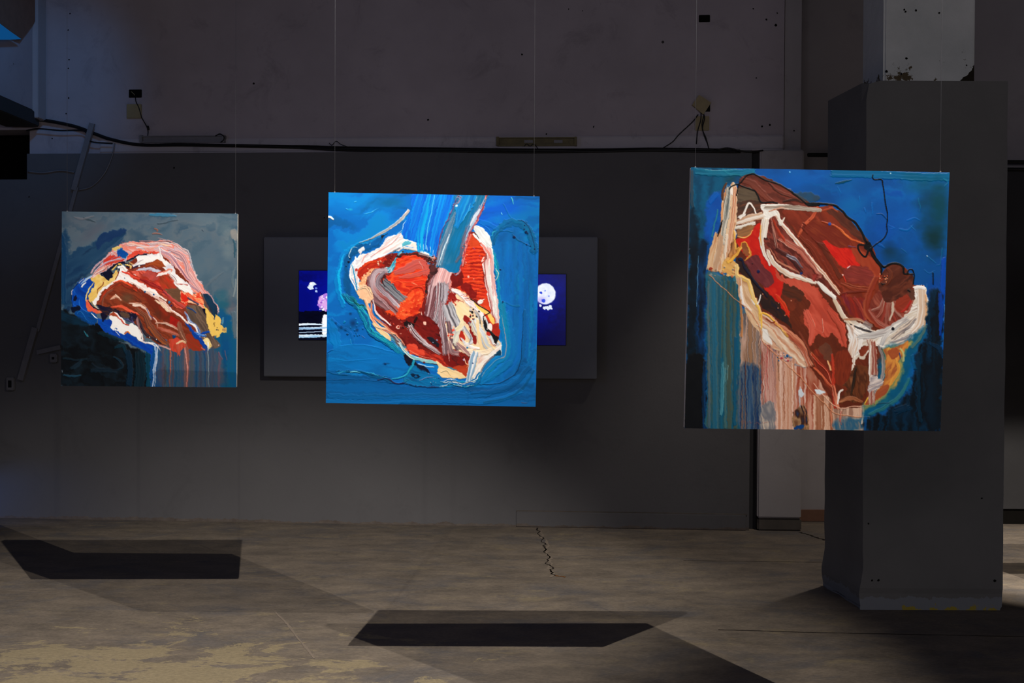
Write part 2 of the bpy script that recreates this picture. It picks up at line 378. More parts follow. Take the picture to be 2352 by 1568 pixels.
    def speck(s, x0, y0, x1, y1, n, cols, r=(1.5, 4), seed=1):
        g = np.random.RandomState(seed)
        for i in range(n):
            s.dot(g.uniform(x0, x1), g.uniform(y0, y1), g.uniform(*r), cols[g.randint(len(cols))])
    def swirl(s, P, w0, cols, n=5, spread=.5, seed=0, **k):
        """several loose threads of paint running together along one path"""
        g = np.random.RandomState(seed); P = pts(P) if isinstance(P, str) else np.array(P, float)
        for i in range(n):
            o = (g.rand(2)-.5)*w0*2*spread
            Q = P+o+(g.rand(len(P), 2)-.5)*w0*.5
            s.stroke(Q, w0*g.uniform(.15, .45), [cols[g.randint(len(cols))]], taper=(.2, .2), wob=5, **k)
def settle(c, amp=5.):
    """the wet paint slides a little: one gentle displacement of the whole sheet"""
    n = c.n; g = np.arange(n); J, I = np.meshgrid(g, g); p = 1500./n
    dx = ((fbm(J*p/85, I*p/85, 33, 2)-.5)*3.2+(fbm(J*p/26, I*p/26, 34, 2)-.5)*1.2)*amp/p; dy = ((fbm(J*p/85, I*p/85, 36, 2)-.5)*3.2+(fbm(J*p/26, I*p/26, 37, 2)-.5)*1.2)*amp/p
    x = np.clip(J+dx, 0, n-1.001); y = np.clip(I+dy, 0, n-1.001); a = x.astype(int); b = y.astype(int); f = (x-a)[..., None]; h = (y-b)[..., None]
    for k in ('C', 'H'):
        Z = getattr(c, k); F, G = (f, h) if k == 'C' else (f[..., 0], h[..., 0])
        setattr(c, k, ((Z[b, a]*(1-F)+Z[b, a+1]*F)*(1-G)+(Z[b+1, a]*(1-F)+Z[b+1, a+1]*F)*G).astype(np.float32))
    return c
# ---------- end of paint simulation ----------
def paint_small():
    W=(232,228,222); YE=(226,186,92); BL=(0,60,158); NV=(8,10,32); RD=(170,34,16); CO=(226,84,62); BR=(116,42,20); PK=(226,170,160); SL=(70,92,108); DB=(18,52,84)
    c=Canvas(440,[(37,37),(1536,55),(1526,1530),(36,1516)],SL)
    c.brushing([(60,84,100),(74,94,108),(84,98,108),(56,80,98)],-30,50,160,1,warp=300)
    c.glaze(200,120,260,90,(88,98,108),.6); c.glaze(300,220,200,60,(80,86,98),.7,-30); c.glaze(700,120,300,90,(76,96,112),.6); c.glaze(1300,130,200,80,(96,112,120),.5); c.glaze(1450,300,70,200,(110,124,126),.45); c.glaze(1150,600,200,300,(74,98,112),.6)
    c.stroke('790,65 880,70 1000,75',34,[(30,110,150),(50,110,140),(60,110,140)],taper=(.6,.4),al=.9); c.stroke('230,90 270,110 320,130',26,[(50,66,76),(60,76,84)],taper=(.4,.3),al=.9); c.stroke('150,90 220,100 300,80',30,[(110,110,116),(96,100,108)],taper=(.4,.3),al=.8); c.stroke('860,140 950,130 1020,115',18,[(56,72,84)],taper=(.4,.4),al=.9)
    # dark blue diagonal strokes upper left
    c.fill('40,230 100,240 110,400 180,350 260,330 300,300 380,250 440,210 560,190 590,210 560,280 480,350 400,420 330,520 260,580 200,620 140,700 120,860 60,880 38,700',[(16,48,80),(24,58,88),(30,64,92),(14,40,70)],-35,soft=10,rough=9,sc=20,ln=200)
    c.stroke('45,260 60,400 55,600 60,800',60,[(0,44,80),(10,52,88),(20,60,90)],al=.8,taper=(.6,.6),ln=300); c.fill('400,220 560,190 590,200 500,260 400,320 350,360 330,300',[(14,44,84),(20,50,88)],-30,soft=4,rough=6); c.stroke('300,480 420,380 560,300',44,[(44,72,98),(30,60,88)],taper=(.3,.4),al=.7); c.stroke('260,520 300,490 340,500',30,[(40,64,88)],al=.7,taper=(.4,.3)); c.stroke('400,400 470,340 560,260',30,[(56,80,104)],al=.5,taper=(.3,.3))
    # orange accent and warm spots
    c.stroke('830,190 855,195 850,210',12,[(140,80,60)],al=.8); c.stroke('820,232 850,228 880,238',24,[(150,96,80),(110,80,76)],taper=(.4,.3),al=.9)
    c.fill('1470,220 1500,180 1530,200 1528,280 1500,270',[(130,128,124),(110,114,116)],soft=6); c.stroke('1500,280 1515,350 1510,420',24,[(36,70,88),(50,84,98)],taper=(.5,.4)); c.stroke('1510,520 1490,600 1500,680',30,[(110,124,126),(90,106,112)],al=.5,taper=(.4,.4)); c.stroke('1520,620 1515,700 1500,760',12,[(130,140,140)],al=.6); c.stroke('1400,560 1300,640 1250,700',34,[(84,98,108)],al=.6,taper=(.3,.3)); c.glaze(1480,860,40,80,(100,90,96),.6)
    for x,y,a in ((480,175,300),(450,430,200),(1240,205,60),(1420,480,50),(700,540,0)): pass
    c.line('1230,200 1245,215',5,(40,56,70)); c.stroke('480,640 420,640',1,[(60,80,96)])
    # teal right-hand area
    c.fill('1330,760 1400,860 1440,900 1480,940 1500,1100 1526,1150 1526,1530 1200,1530 880,1530 880,1200 1100,1200 1250,1150 1350,1100 1390,1000',[(0,68,112),(0,76,124),(4,80,110),(0,64,104)],85,soft=12,rough=8,sc=24,ln=220); c.glaze(1400,830,80,120,(20,84,104),.8); c.glaze(1380,960,60,80,(0,70,130),.8); c.stroke('1410,940 1400,985',14,[(90,140,160)],al=.8); c.glaze(1440,1180,90,140,(0,72,124),.7); c.stroke('1500,900 1510,1000 1515,1100',34,[(76,96,108)],al=.8)
    c.glaze(640,820,30,30,(0,0,0),0)
    # black lower-left mass
    c.fill('38,920 120,900 200,960 280,1000 370,990 430,1070 560,1150 700,1210 800,1260 880,1240 880,1526 38,1516',[(4,10,16),(2,4,7),(8,20,28),(3,6,10)],20,soft=8,rough=8,sc=30,ln=120,con=1.6)
    c.stroke('60,1420 130,1430 200,1425',26,[(20,52,70),(14,40,54)],taper=(.5,.4)); c.stroke('135,1360 180,1340 200,1310',50,[(22,44,58),(12,26,36)],taper=(.5,.4),al=.8); c.stroke('480,1050 530,1080 510,1090',20,[(14,64,80)],taper=(.5,.4)); c.stroke('370,1070 450,1090 560,1130',70,[(6,40,52),(8,30,42)],taper=(.4,.4),al=.8); c.stroke('500,1190 560,1180 580,1230',46,[(8,52,68),(6,34,48)],taper=(.4,.4),al=.8); c.stroke('480,1270 530,1300 560,1350 520,1380',26,[(14,40,54),(8,24,36)],taper=(.4,.4),al=.9); c.stroke('230,1060 265,1100 260,1080',16,[(30,96,110)],taper=(.5,.3)); c.stroke('300,1390 400,1380 500,1395',34,[(10,26,38),(14,34,46)],al=.7); c.stroke('600,1230 620,1350 615,1500',50,[(2,34,56),(4,28,44)],al=.8,ln=300); c.stroke('700,1250 710,1400 700,1520',90,[(4,24,34),(6,34,46),(2,18,26)],al=.85,ln=300); c.stroke('780,1240 790,1400 785,1526',60,[(0,60,80),(0,50,70),(0,70,96)],al=.9,ln=300); c.stroke('60,1280 160,1300 250,1290',18,[(12,34,46)],al=.6); c.stroke('300,1330 340,1360 400,1370',14,[(16,30,42)],al=.6)
    # deep blue form lower and left
    c.fill('130,720 170,660 230,600 310,620 330,700 270,800 290,880 350,940 440,960 520,1010 620,1070 720,1140 830,1180 880,1240 880,1500 800,1500 790,1260 700,1200 600,1140 500,1100 420,1060 360,1000 340,950 270,990 200,960 160,910 190,870 140,860 125,800',[(0,62,160),(0,52,150),(0,70,165),(0,46,130)],40,soft=2,rough=5,sc=20,ln=200)
    c.fill('820,1190 885,1180 890,1526 800,1526 800,1290',[(0,70,130),(0,60,120),(0,84,140)],90,soft=4,ln=300); c.fill('150,900 240,880 330,900 345,960 320,1000 260,985 200,960',[(0,56,120),(0,66,140),(0,44,90)],20,soft=3); c.fill('38,880 100,910 180,940 280,1000 200,1010 100,980 40,960',[(6,40,60),(4,26,40)],20,soft=8)
    c.fill('125,850 190,840 205,870 150,895 125,880',[(4,12,34)],rough=6); c.fill('150,755 165,745 165,790 145,805 140,780',[(6,12,40)],rough=3); c.line('230,600 180,650 140,700 125,760 135,850',7,(6,14,44),.9)
    c.stroke('128,745 130,715 140,705',9,[(200,190,200)],taper=(.5,.5)); c.line('190,790 195,840 230,875 260,890 330,910',6,(60,130,210),.9); c.line('140,700 160,730',4,(80,150,220),.8); c.line('150,800 145,830 180,850',5,(40,110,200),.7); c.line('170,910 200,895 250,950 290,985',5,(40,120,180),.8); c.stroke('295,905 320,925 345,945',12,[(232,236,240)],taper=(.4,.5)); c.line('345,945 345,985',5,(40,120,200),.7)
    # pink/grey halo at top
    c.fill('430,430 480,370 520,330 580,300 660,300 760,320 860,300 960,310 1040,340 1110,390 1140,470 1160,540 1210,620 1250,690 1290,740 1370,850 1350,900 1280,820 1220,740 1150,720 1060,660 960,560 880,470 850,410 700,400 620,440 560,470 480,500 400,540 350,590 300,600 330,540 380,480',[(214,150,140),(200,176,184),(226,120,100),(232,200,196),(150,116,124)],30,rough=8,sc=9,ln=160,soft=3)
    c.swirl('560,320 680,310 800,310 940,300 1040,340 1110,400',30,[(226,150,136),(200,170,170),(232,206,200),(120,84,90),(190,110,100)],12,.6,3); c.stroke('560,330 640,305 760,320',22,[(206,50,34),(226,110,90),(214,160,150)],taper=(.3,.3)); c.stroke('680,345 780,345 880,340',22,[(176,186,214),(200,200,214),(232,220,214)],taper=(.4,.4)); c.stroke('600,310 680,320 760,350 850,340',12,[(232,150,130),(232,206,190)]); c.stroke('860,320 910,325 960,335',16,[(235,170,120),(236,210,190)],taper=(.4,.3))
    c.stroke('850,270 900,280 960,300',10,[(150,120,120),(110,100,110)],dry=.3); c.stroke('700,290 800,290 900,300 980,290',7,[(190,130,120),(120,80,84)],dry=.3)
    c.stroke('880,360 930,390 990,370 1000,350',22,[(130,96,110),(206,190,196),(236,230,228)],taper=(.3,.5)); c.stroke('890,400 960,430 1040,540 1100,620 1180,680 1240,740',74,[(226,140,126),(206,170,180),(140,80,96),(232,206,204),(214,110,96),(190,150,160)],taper=(.5,.4),sc=7,ln=400); c.stroke('960,370 1040,400 1090,480 1110,560 1180,660 1240,740',54,[(226,130,116),(232,170,160),(206,160,160),(150,110,120),(232,190,180)],taper=(.4,.4),sc=6,ln=400); c.stroke('1040,380 1090,420 1120,500 1150,560 1200,640 1260,730 1300,790',24,[(232,150,130),(196,120,116),(232,196,190)],taper=(.4,.2)); c.stroke('1080,350 1120,400 1130,460 1160,540',10,[(190,190,200),(130,120,130)],dry=.2); c.line('1070,350 1110,370 1122,400',6,(226,200,190)); c.line('1250,690 1310,760 1350,820 1370,850 1365,900 1350,930',5,(190,130,140),.9)
    # blue + yellow bits top left
    c.fill('475,360 530,335 540,350 500,380',[YE,(206,180,110)],-25,rough=6); c.fill('520,370 560,350 595,400 590,440 550,440 520,420',[(0,60,140),(0,70,150),(0,90,140)],rough=8); c.fill('400,440 440,400 480,410 540,420 580,440 500,470 440,500 400,520',[(214,70,52),(190,44,32),(232,130,110)],-20,rough=8,sc=7); c.line('440,410 500,380 550,350',5,(200,200,214)); c.line('460,440 540,400',4,(120,130,170),.8); c.stroke('450,400 400,440 330,500 290,560',14,[(226,170,160),(190,150,160),(232,210,206)],dry=.1)
    c.stroke('300,590 340,530 420,470 480,450 550,440',20,[(226,190,186),(200,170,190),(150,110,120),(236,226,222)],taper=(.4,.3),sc=4); c.swirl('310,580 360,540 410,510 440,490',26,[(226,180,170),(130,90,90),(236,220,214),(200,120,100)],10,.5,5); c.stroke('290,590 250,610 210,650',22,[(236,232,230),(120,160,200),(226,220,224)],taper=(.6,.3),sc=3,dry=.1); c.stroke('245,640 225,660 215,675',16,[W],taper=(.5,.7)); c.stroke('230,605 200,630 190,645',8,[(150,160,180)],dry=.2)
    c.fill('320,800 400,640 560,520 700,420 850,400 960,480 1100,620 1160,740 1250,830 1290,960 1340,1150 1240,1200 1000,1200 800,1130 640,960 450,880',[(130,50,30),(110,40,22),(160,70,50)],35,rough=6)
    # coral band
    c.fill('590,440 620,400 660,370 720,370 780,385 850,385 840,400 740,400 680,410 640,440 600,460',[CO,(206,60,44),(236,110,90)],-15,rough=6); c.speck(700,370,840,400,12,[(240,170,110),(120,30,24),(232,110,80)],(2,6),3)
    # navy + yellow lacework
    c.stroke('400,600 380,570 420,545 480,500 540,470 580,475 600,510',24,[NV,(14,16,44)],taper=(.6,.7),wob=6); c.stroke('600,460 640,440 680,410 760,405',20,[NV,(20,16,40)],taper=(.5,.3),wob=7); c.fill('400,560 440,540 470,560 470,600 440,620 400,600',[NV],rough=8); c.stroke('470,560 480,600 460,640 420,630',14,[NV],wob=4)
    c.fill('300,610 340,585 400,590 430,620 460,600 480,560 500,530 520,540 500,600 440,650 400,680 370,720 350,760 320,830 300,820 270,770 290,700 330,650',[YE,(222,180,90),(232,200,120),(206,164,80)],-40,rough=7,sc=10); c.stroke('390,640 380,670 350,690 340,730',8,[(120,60,30),(150,80,40)],wob=5); c.stroke('470,530 510,490 540,480 560,500',12,[YE],wob=5); c.speck(480,490,540,530,6,[NV],(5,12),4); c.stroke('590,490 620,500 620,520',20,[YE,(236,214,150)],taper=(.5,.5)); c.swirl('600,470 630,490 650,510',18,[(236,226,200),NV,(226,186,92)],6,.5,6); c.line('510,440 560,430 585,450 580,480',6,(160,190,214)); c.line('590,420 585,470',6,(226,200,200))
    c.stroke('310,640 270,700 250,790 280,850',14,[(206,160,80),(232,200,120),(190,190,150)],taper=(.4,.5)); c.stroke('300,800 330,850 360,870',14,[(206,196,150),(232,210,170),(120,110,90)]); c.fill('255,795 275,790 290,830 320,860 400,880 410,900 380,905 300,890 262,870',[CO,(214,90,60),(235,160,80)],20,rough=5); c.stroke('275,800 300,840 350,865 370,860',9,[(30,14,30),(20,14,40)],wob=3); c.dot(255,800,6,(226,130,90)); c.fill('375,900 400,890 430,870 440,900 420,950 395,970 385,940',[NV,(14,12,36)],rough=6)
    # white spine
    c.fill('540,500 560,490 590,530 620,560 680,620 760,660 840,710 860,760 800,740 740,720 700,690 640,650 560,630 480,640 420,690 360,760 330,830 310,800 370,710 440,650 500,610 530,560',[W,(238,234,230),(226,196,186)],30,rough=4,sc=9,soft=1); c.stroke('520,510 560,500 590,540',18,[W]); c.dot(575,607,5,(10,40,90))
    c.fill('670,420 740,410 850,400 880,410 920,460 980,500 1010,560 1060,610 1140,680 1150,730 1120,740 1060,700 1020,660 960,590 920,540 880,500 840,460 780,470 720,490 660,520 640,500 680,470',[W,(240,236,232),(200,196,204)],20,rough=5,sc=10,soft=1); c.line('860,350 870,400 880,430',14,W); c.stroke('640,520 700,500 730,490',22,[(20,18,44),(60,40,60)],taper=(.5,.3)); c.stroke('640,500 700,460 720,450',14,[(150,120,130),W],taper=(.4,.4)); c.dot(697,508,9,W)
    c.fill('740,510 800,470 860,455 900,480 920,510 880,515 820,495 770,505',[(140,56,20),(160,70,30),(110,40,16)],20,rough=5); c.fill('660,545 720,520 800,520 880,540 850,560 780,550 720,540',[(160,160,184),(200,200,210),(130,90,110)],5,rough=4)
    # coral/red mid field
    c.fill('570,545 640,550 720,540 800,545 850,560 900,550 960,580 1000,650 1050,720 1060,780 1100,830 1050,870 960,800 880,740 800,700 720,650 640,600',[CO,(190,50,34),(150,44,28),(226,96,76),(170,56,40)],30,rough=7,sc=12,ln=100,soft=1); c.fill('730,560 800,550 860,590 840,620 780,610 740,590',[(150,60,54),(190,70,60)],rough=8); c.stroke('720,620 800,660 880,690 920,730',46,[(150,24,20),(120,20,24),(170,50,36)],taper=(.3,.3),dry=.1); c.fill('860,590 930,570 980,640 1010,700 980,720 900,700',[(130,44,20),(160,56,30),(190,40,20)],50,rough=7); c.fill('910,700 960,690 1040,700 1070,740 1050,800 990,780 930,740',[(110,74,50),(96,64,44),(130,84,56)],25,rough=6); c.stroke('900,720 980,780 1080,850',20,[(150,60,64),(190,70,60),(130,40,50)]); c.stroke('560,545 640,590 700,610',12,[(214,60,40)]); c.line('650,575 670,582',9,(236,200,190))
    c.fill('835,590 880,560 930,540 935,560 900,580 860,592',[W,(236,220,214)],-20); c.stroke('900,550 950,530 975,540 960,570',12,[(206,80,50),(232,170,150)],wob=4)
    c.stroke('960,560 1000,620 1010,660 1060,700 1120,720 1150,740',40,[W,(232,226,220),(206,190,190)],taper=(.4,.3)); c.stroke('1010,655 1060,658 1110,665',7,[(160,30,20)],dry=.25); c.fill('1035,670 1090,665 1140,700 1150,735 1130,735 1080,710 1050,700',[W]); c.swirl('960,580 990,620 1010,650',18,[(180,150,150),W,(120,100,110)],6,.5,8)
    # orange blob right
    c.fill('1050,720 1100,715 1150,740 1210,720 1250,780 1250,830 1290,900 1240,860 1190,820 1130,800 1100,830 1060,800 1045,760',[(232,110,50),(240,160,110),(214,44,20),(240,200,160),(226,76,36)],30,rough=8,sc=7,ln=60); c.fill('1050,730 1090,740 1110,780 1090,810 1060,790',[(200,30,14),(214,44,20)],rough=7); c.stroke('1120,800 1180,820 1240,860 1270,900',16,[(240,220,206),(232,150,120),(240,200,150)],dry=.1); c.stroke('1110,770 1160,800 1200,830',14,[(90,70,70),(60,50,80)],dry=.1)
    # brown plume right, yellow flame
    c.fill('1100,840 1160,830 1230,860 1270,920 1290,1000 1310,1080 1370,1150 1380,1190 1300,1200 1240,1140 1200,1060 1150,980 1110,920',[(90,74,60),(76,60,50),(110,88,72),(100,60,50)],60,rough=5,sc=9,ln=200); c.fill('1240,740 1290,750 1340,820 1365,880 1350,930 1310,920 1270,840',[(16,50,74),(10,40,66),(40,40,50)],60,rough=4,soft=2); c.stroke('1230,740 1260,820 1320,930 1330,950',22,[(90,60,50),(110,70,60),(60,44,44)],taper=(.5,.4)); c.stroke('1110,850 1150,870 1180,900',12,[(30,60,110)],dry=.2)
    c.fill('1240,870 1262,875 1270,910 1250,905',[NV]); c.fill('1245,820 1270,860 1320,910 1330,950 1355,905 1385,950 1395,1000 1430,1030 1430,1070 1400,1075 1370,1110 1340,1090 1310,1100 1290,1040 1270,970 1265,900',[YE,(226,184,84),(230,192,100)],70,rough=6); c.speck(1290,960,1380,1050,6,[(120,90,40)],(3,6),8); c.dot(1355,1045,7,(70,70,60)); c.fill('1410,1020 1435,1040 1430,1065 1405,1060',[(140,110,80),YE],rough=5)
    c.swirl('1240,1110 1270,1130 1290,1170 1310,1180',26,[YE,(120,90,70),(236,214,160),(60,50,50)],10,.5,4); c.fill('1235,1130 1270,1120 1310,1180 1290,1200',[YE,(236,220,170)],rough=8); c.dot(1370,1175,6,(190,160,160))
    # blue ribbon centre-right
    c.stroke('1110,1000 1140,1060 1190,1110 1230,1160 1270,1220',64,[(0,60,160),(0,50,140),(0,70,150)],taper=(.5,.7)); c.stroke('1180,1090 1240,1070 1290,1060',18,[(0,60,150)],wob=5); c.stroke('1090,900 1130,960 1190,1030 1210,1090',34,[(0,50,120),W,(20,60,140),(232,230,232),(10,20,60)],taper=(.4,.5),sc=4); c.stroke('1120,970 1170,1010 1190,1060',22,[W,(226,226,232)],taper=(.5,.4)); c.swirl('1170,1060 1200,1080 1260,1090',20,[W,(60,120,200),(0,50,130)],8,.6,7)
    # big brown loin
    c.fill('330,830 350,780 400,710 460,660 540,630 620,650 700,690 760,740 840,790 900,830 960,860 1020,910 1090,980 1130,1060 1200,1150 1250,1210 1180,1210 1100,1180 1000,1200 900,1180 800,1130 740,1080 700,1000 640,950 560,890 460,870 380,850',[BR,(104,38,18),(136,54,28),(90,36,20),(150,60,30)],30,rough=6,sc=14,ln=160,soft=1)
    c.stroke('370,790 420,720 500,660 600,650 660,700',40,[(136,60,34),(190,50,24),(110,44,24),(226,90,50)],taper=(.5,.4),sc=7); c.stroke('480,640 540,630 600,650 680,690',18,[(214,50,22),(232,110,60)],taper=(.3,.4)); c.stroke('540,650 600,680 660,680 700,710',34,[(150,24,14),(130,40,20),(116,42,20)],taper=(.3,.3),dry=.2); c.stroke('380,830 400,760 470,700',16,[(160,90,66),(90,50,40)],al=.8); c.glaze(600,770,70,50,(96,66,44),.8); c.stroke('460,780 500,760 540,790',34,[(190,110,80),(232,196,170),(120,50,30)],dry=.2,taper=(.4,.4)); c.line('500,745 530,775',8,(226,210,190)); c.line('520,770 560,800',4,(200,150,120),.8)
    c.stroke('470,850 560,850 640,890 690,910',34,[(206,60,36),(226,90,60),(180,44,26)],taper=(.3,.5),sc=8); c.stroke('620,820 700,830 760,870 800,950',34,[(206,130,100),(226,190,170),(130,70,44),(214,160,130)],taper=(.3,.3),sc=5,dry=.1); c.stroke('650,830 700,840 740,860',20,[(236,216,200),(214,170,150)],dry=.15)
    c.fill('700,680 800,740 900,830 980,900 1050,960 1080,1000 1000,1020 900,950 820,880 760,800',[(120,36,16),(104,34,16),(150,40,20)],40,rough=7,sc=16); c.glaze(860,900,60,40,(80,40,24),.8,40); c.fill('960,930 1010,950 1050,1000 1000,1020 960,980',[(160,20,10),(140,20,12)],rough=7)
    c.stroke('640,640 720,690 800,750 880,790 960,860 1050,930 1110,980',34,[W,(236,224,216),(206,150,130),(240,236,232)],taper=(.3,.4),sc=5); c.stroke('840,800 890,820 940,870 960,880',36,[(236,210,180),(226,190,160),W],taper=(.3,.5),dry=.1); c.stroke('740,700 840,740 920,790',14,[(240,200,180),W]); 
    for x,y,r,cc in ((747,715,9,(20,80,130)),(822,747,7,(10,60,120)),(950,805,10,(20,110,160)),(968,835,7,(20,30,90)),(995,1100,14,(0,60,110)),(928,1132,10,(40,80,120))): c.dot(x,y,r,cc)
    c.line('1010,910 1060,940 1090,965',9,W); c.line('760,860 790,920 830,960',8,(60,80,150),.9); c.stroke('820,940 850,970 860,1030',10,[(226,180,160)],dry=.2); c.stroke('850,990 920,990 990,1020 1040,1060',30,[(130,110,96),(160,70,50),(214,190,170),(110,50,36)],taper=(.4,.4)); c.stroke('880,1030 960,1060 1030,1090',40,[(150,60,44),(190,110,90),(120,50,30)],taper=(.4,.4))
    c.stroke('1040,1000 1050,1070 1100,1150 1110,1180',56,[(130,76,56),(110,64,46),(150,90,70)],taper=(.7,.4),sc=6); c.line('1045,1060 1070,1110 1110,1150',5,(190,150,120),.9)
    # underside stripes
    c.stroke('690,880 750,930 790,1010 850,1090 940,1170',80,[(116,60,34),(90,44,28),(150,80,50),(60,32,30),(130,60,40)],taper=(.4,.5),sc=8,ln=400); c.stroke('640,900 700,980 740,1060 800,1110 880,1150',34,[(20,16,44),(60,40,40),(24,20,48)],taper=(.4,.4),sc=6); c.stroke('780,1020 850,1100 930,1170',14,[(176,96,44),(130,60,30)]); c.stroke('560,890 640,910 680,950 700,1040 740,1120',30,[(110,70,66),(150,110,110),(80,50,56)],taper=(.4,.5),sc=5)
    c.fill('340,830 400,840 480,860 540,890 600,890 660,910 680,960 640,970 600,940 540,940 500,900 460,890 440,920 410,900 370,870',[(16,14,40),(24,18,40),(60,36,30)],15,rough=6,soft=1); c.fill('540,900 600,900 620,930 580,950',[(90,66,50),(80,56,46)],rough=5); c.swirl('570,950 610,960 650,980 640,940',24,[(40,44,90),(120,110,150),(16,16,50)],9,.5,9)
    # white patch below
    c.fill('440,950 460,900 500,900 540,930 570,970 600,1000 650,990 690,1030 720,1090 735,1140 680,1110 620,1070 580,1060 570,1090 520,1060 460,1030 462,980',[W,(236,232,228)],rough=4,soft=1); c.stroke('450,925 490,910 530,950 570,990 610,1005',9,[(206,60,40),(160,50,30)],wob=4); c.fill('455,915 480,895 490,915 520,940 490,930',[(150,60,30)]); c.stroke('575,1075 600,1060 620,1070',12,[YE,(200,90,40)]); c.speck(490,1030,520,1060,5,[(0,50,130)],(2,6),3); c.line('500,1060 520,1080 535,1095',6,W); c.line('735,1130 730,1100 700,1050',10,W)
    c.stroke('720,1130 760,1150 820,1160 860,1190 880,1220',20,[W,(200,180,180),(232,226,226)],taper=(.5,.4)); c.stroke('830,1170 840,1260 825,1400 815,1516',22,[(232,232,234),(120,150,190),(226,226,230)],taper=(.9,.5),sc=3); c.stroke('860,1180 850,1260 838,1400 832,1516',9,[(200,210,220)],taper=(.8,.5)); c.line('780,1150 830,1180',12,W); c.dot(790,1110,4,W); c.dot(845,1125,4,W)
    # drips
    c.fill('885,1200 1000,1190 1100,1200 1240,1200 1340,1210 1395,1280 1400,1526 880,1526',[(70,66,84),(60,74,90),(84,70,80),(40,70,100),(80,76,80)],90,soft=26,rough=9,sc=14,ln=900,con=1.6,al=.8)
    for x,y0,wd,cc in ((900,1190,22,(92,80,96)),(935,1180,12,(50,96,104)),(960,1200,16,(150,84,66)),(985,1190,14,(90,64,66)),(1010,1230,18,(20,76,110)),(1045,1230,14,(60,90,100)),(1095,1190,36,(146,90,80)),(1110,1190,26,(160,80,60)),(1145,1220,26,(70,84,84)),(1185,1200,16,(20,66,104)),(1220,1200,26,(60,64,84)),(1260,1220,16,(10,60,110)),(1320,1210,44,(70,76,92)),(1375,1240,24,(110,80,96))):
        c.stroke([(x,y0),(x+2,y0+130),(x-2,1526)],wd,[cc,tuple(int(v*.85) for v in cc),cc],taper=(.8,.6),al=.6,ln=600,wob=3)
    c.stroke('1090,1180 1095,1270 1110,1380 1105,1520',10,[(206,140,130),(180,110,100)],taper=(.9,.5)); c.stroke('1285,1190 1288,1300 1290,1520',9,[(130,144,150),(90,110,120)],taper=(.8,.4)); c.stroke('1280,1150 1284,1210',14,[(232,226,206)],taper=(.9,.3)); c.stroke('962,1200 968,1290 962,1400',9,[(176,90,66)],taper=(.7,.3))
    c.fill('960,1130 1010,1110 1080,1140 1100,1180 1060,1220 1010,1230 960,1200',[(136,56,30),(200,60,40),(170,70,50)],90,rough=5); c.stroke('1040,1170 1040,1200 1038,1235',60,[(206,84,60),(170,60,40),(190,90,70)],taper=(.9,.5),dry=.15); c.stroke('1020,1160 1060,1140 1090,1150',16,[(226,190,150),(200,150,110)],dry=.1); c.fill('1100,1080 1180,1120 1240,1190 1220,1215 1150,1210 1110,1180',[(130,46,22),(146,40,20)],40,rough=4); c.stroke('860,1170 920,1190 960,1200',16,[(150,110,110),(206,160,150),(90,60,70)],dry=.15); c.stroke('1230,1190 1260,1210',10,[(190,90,66)])
    c.stroke('1370,1230 1390,1270 1400,1290',8,[(110,70,90)],al=.8); c.stroke('1425,1220 1435,1260 1445,1300',9,[(90,74,96)],al=.8); c.line('45,1380 40,1400',5,(150,160,170),.7)
    return settle(c)
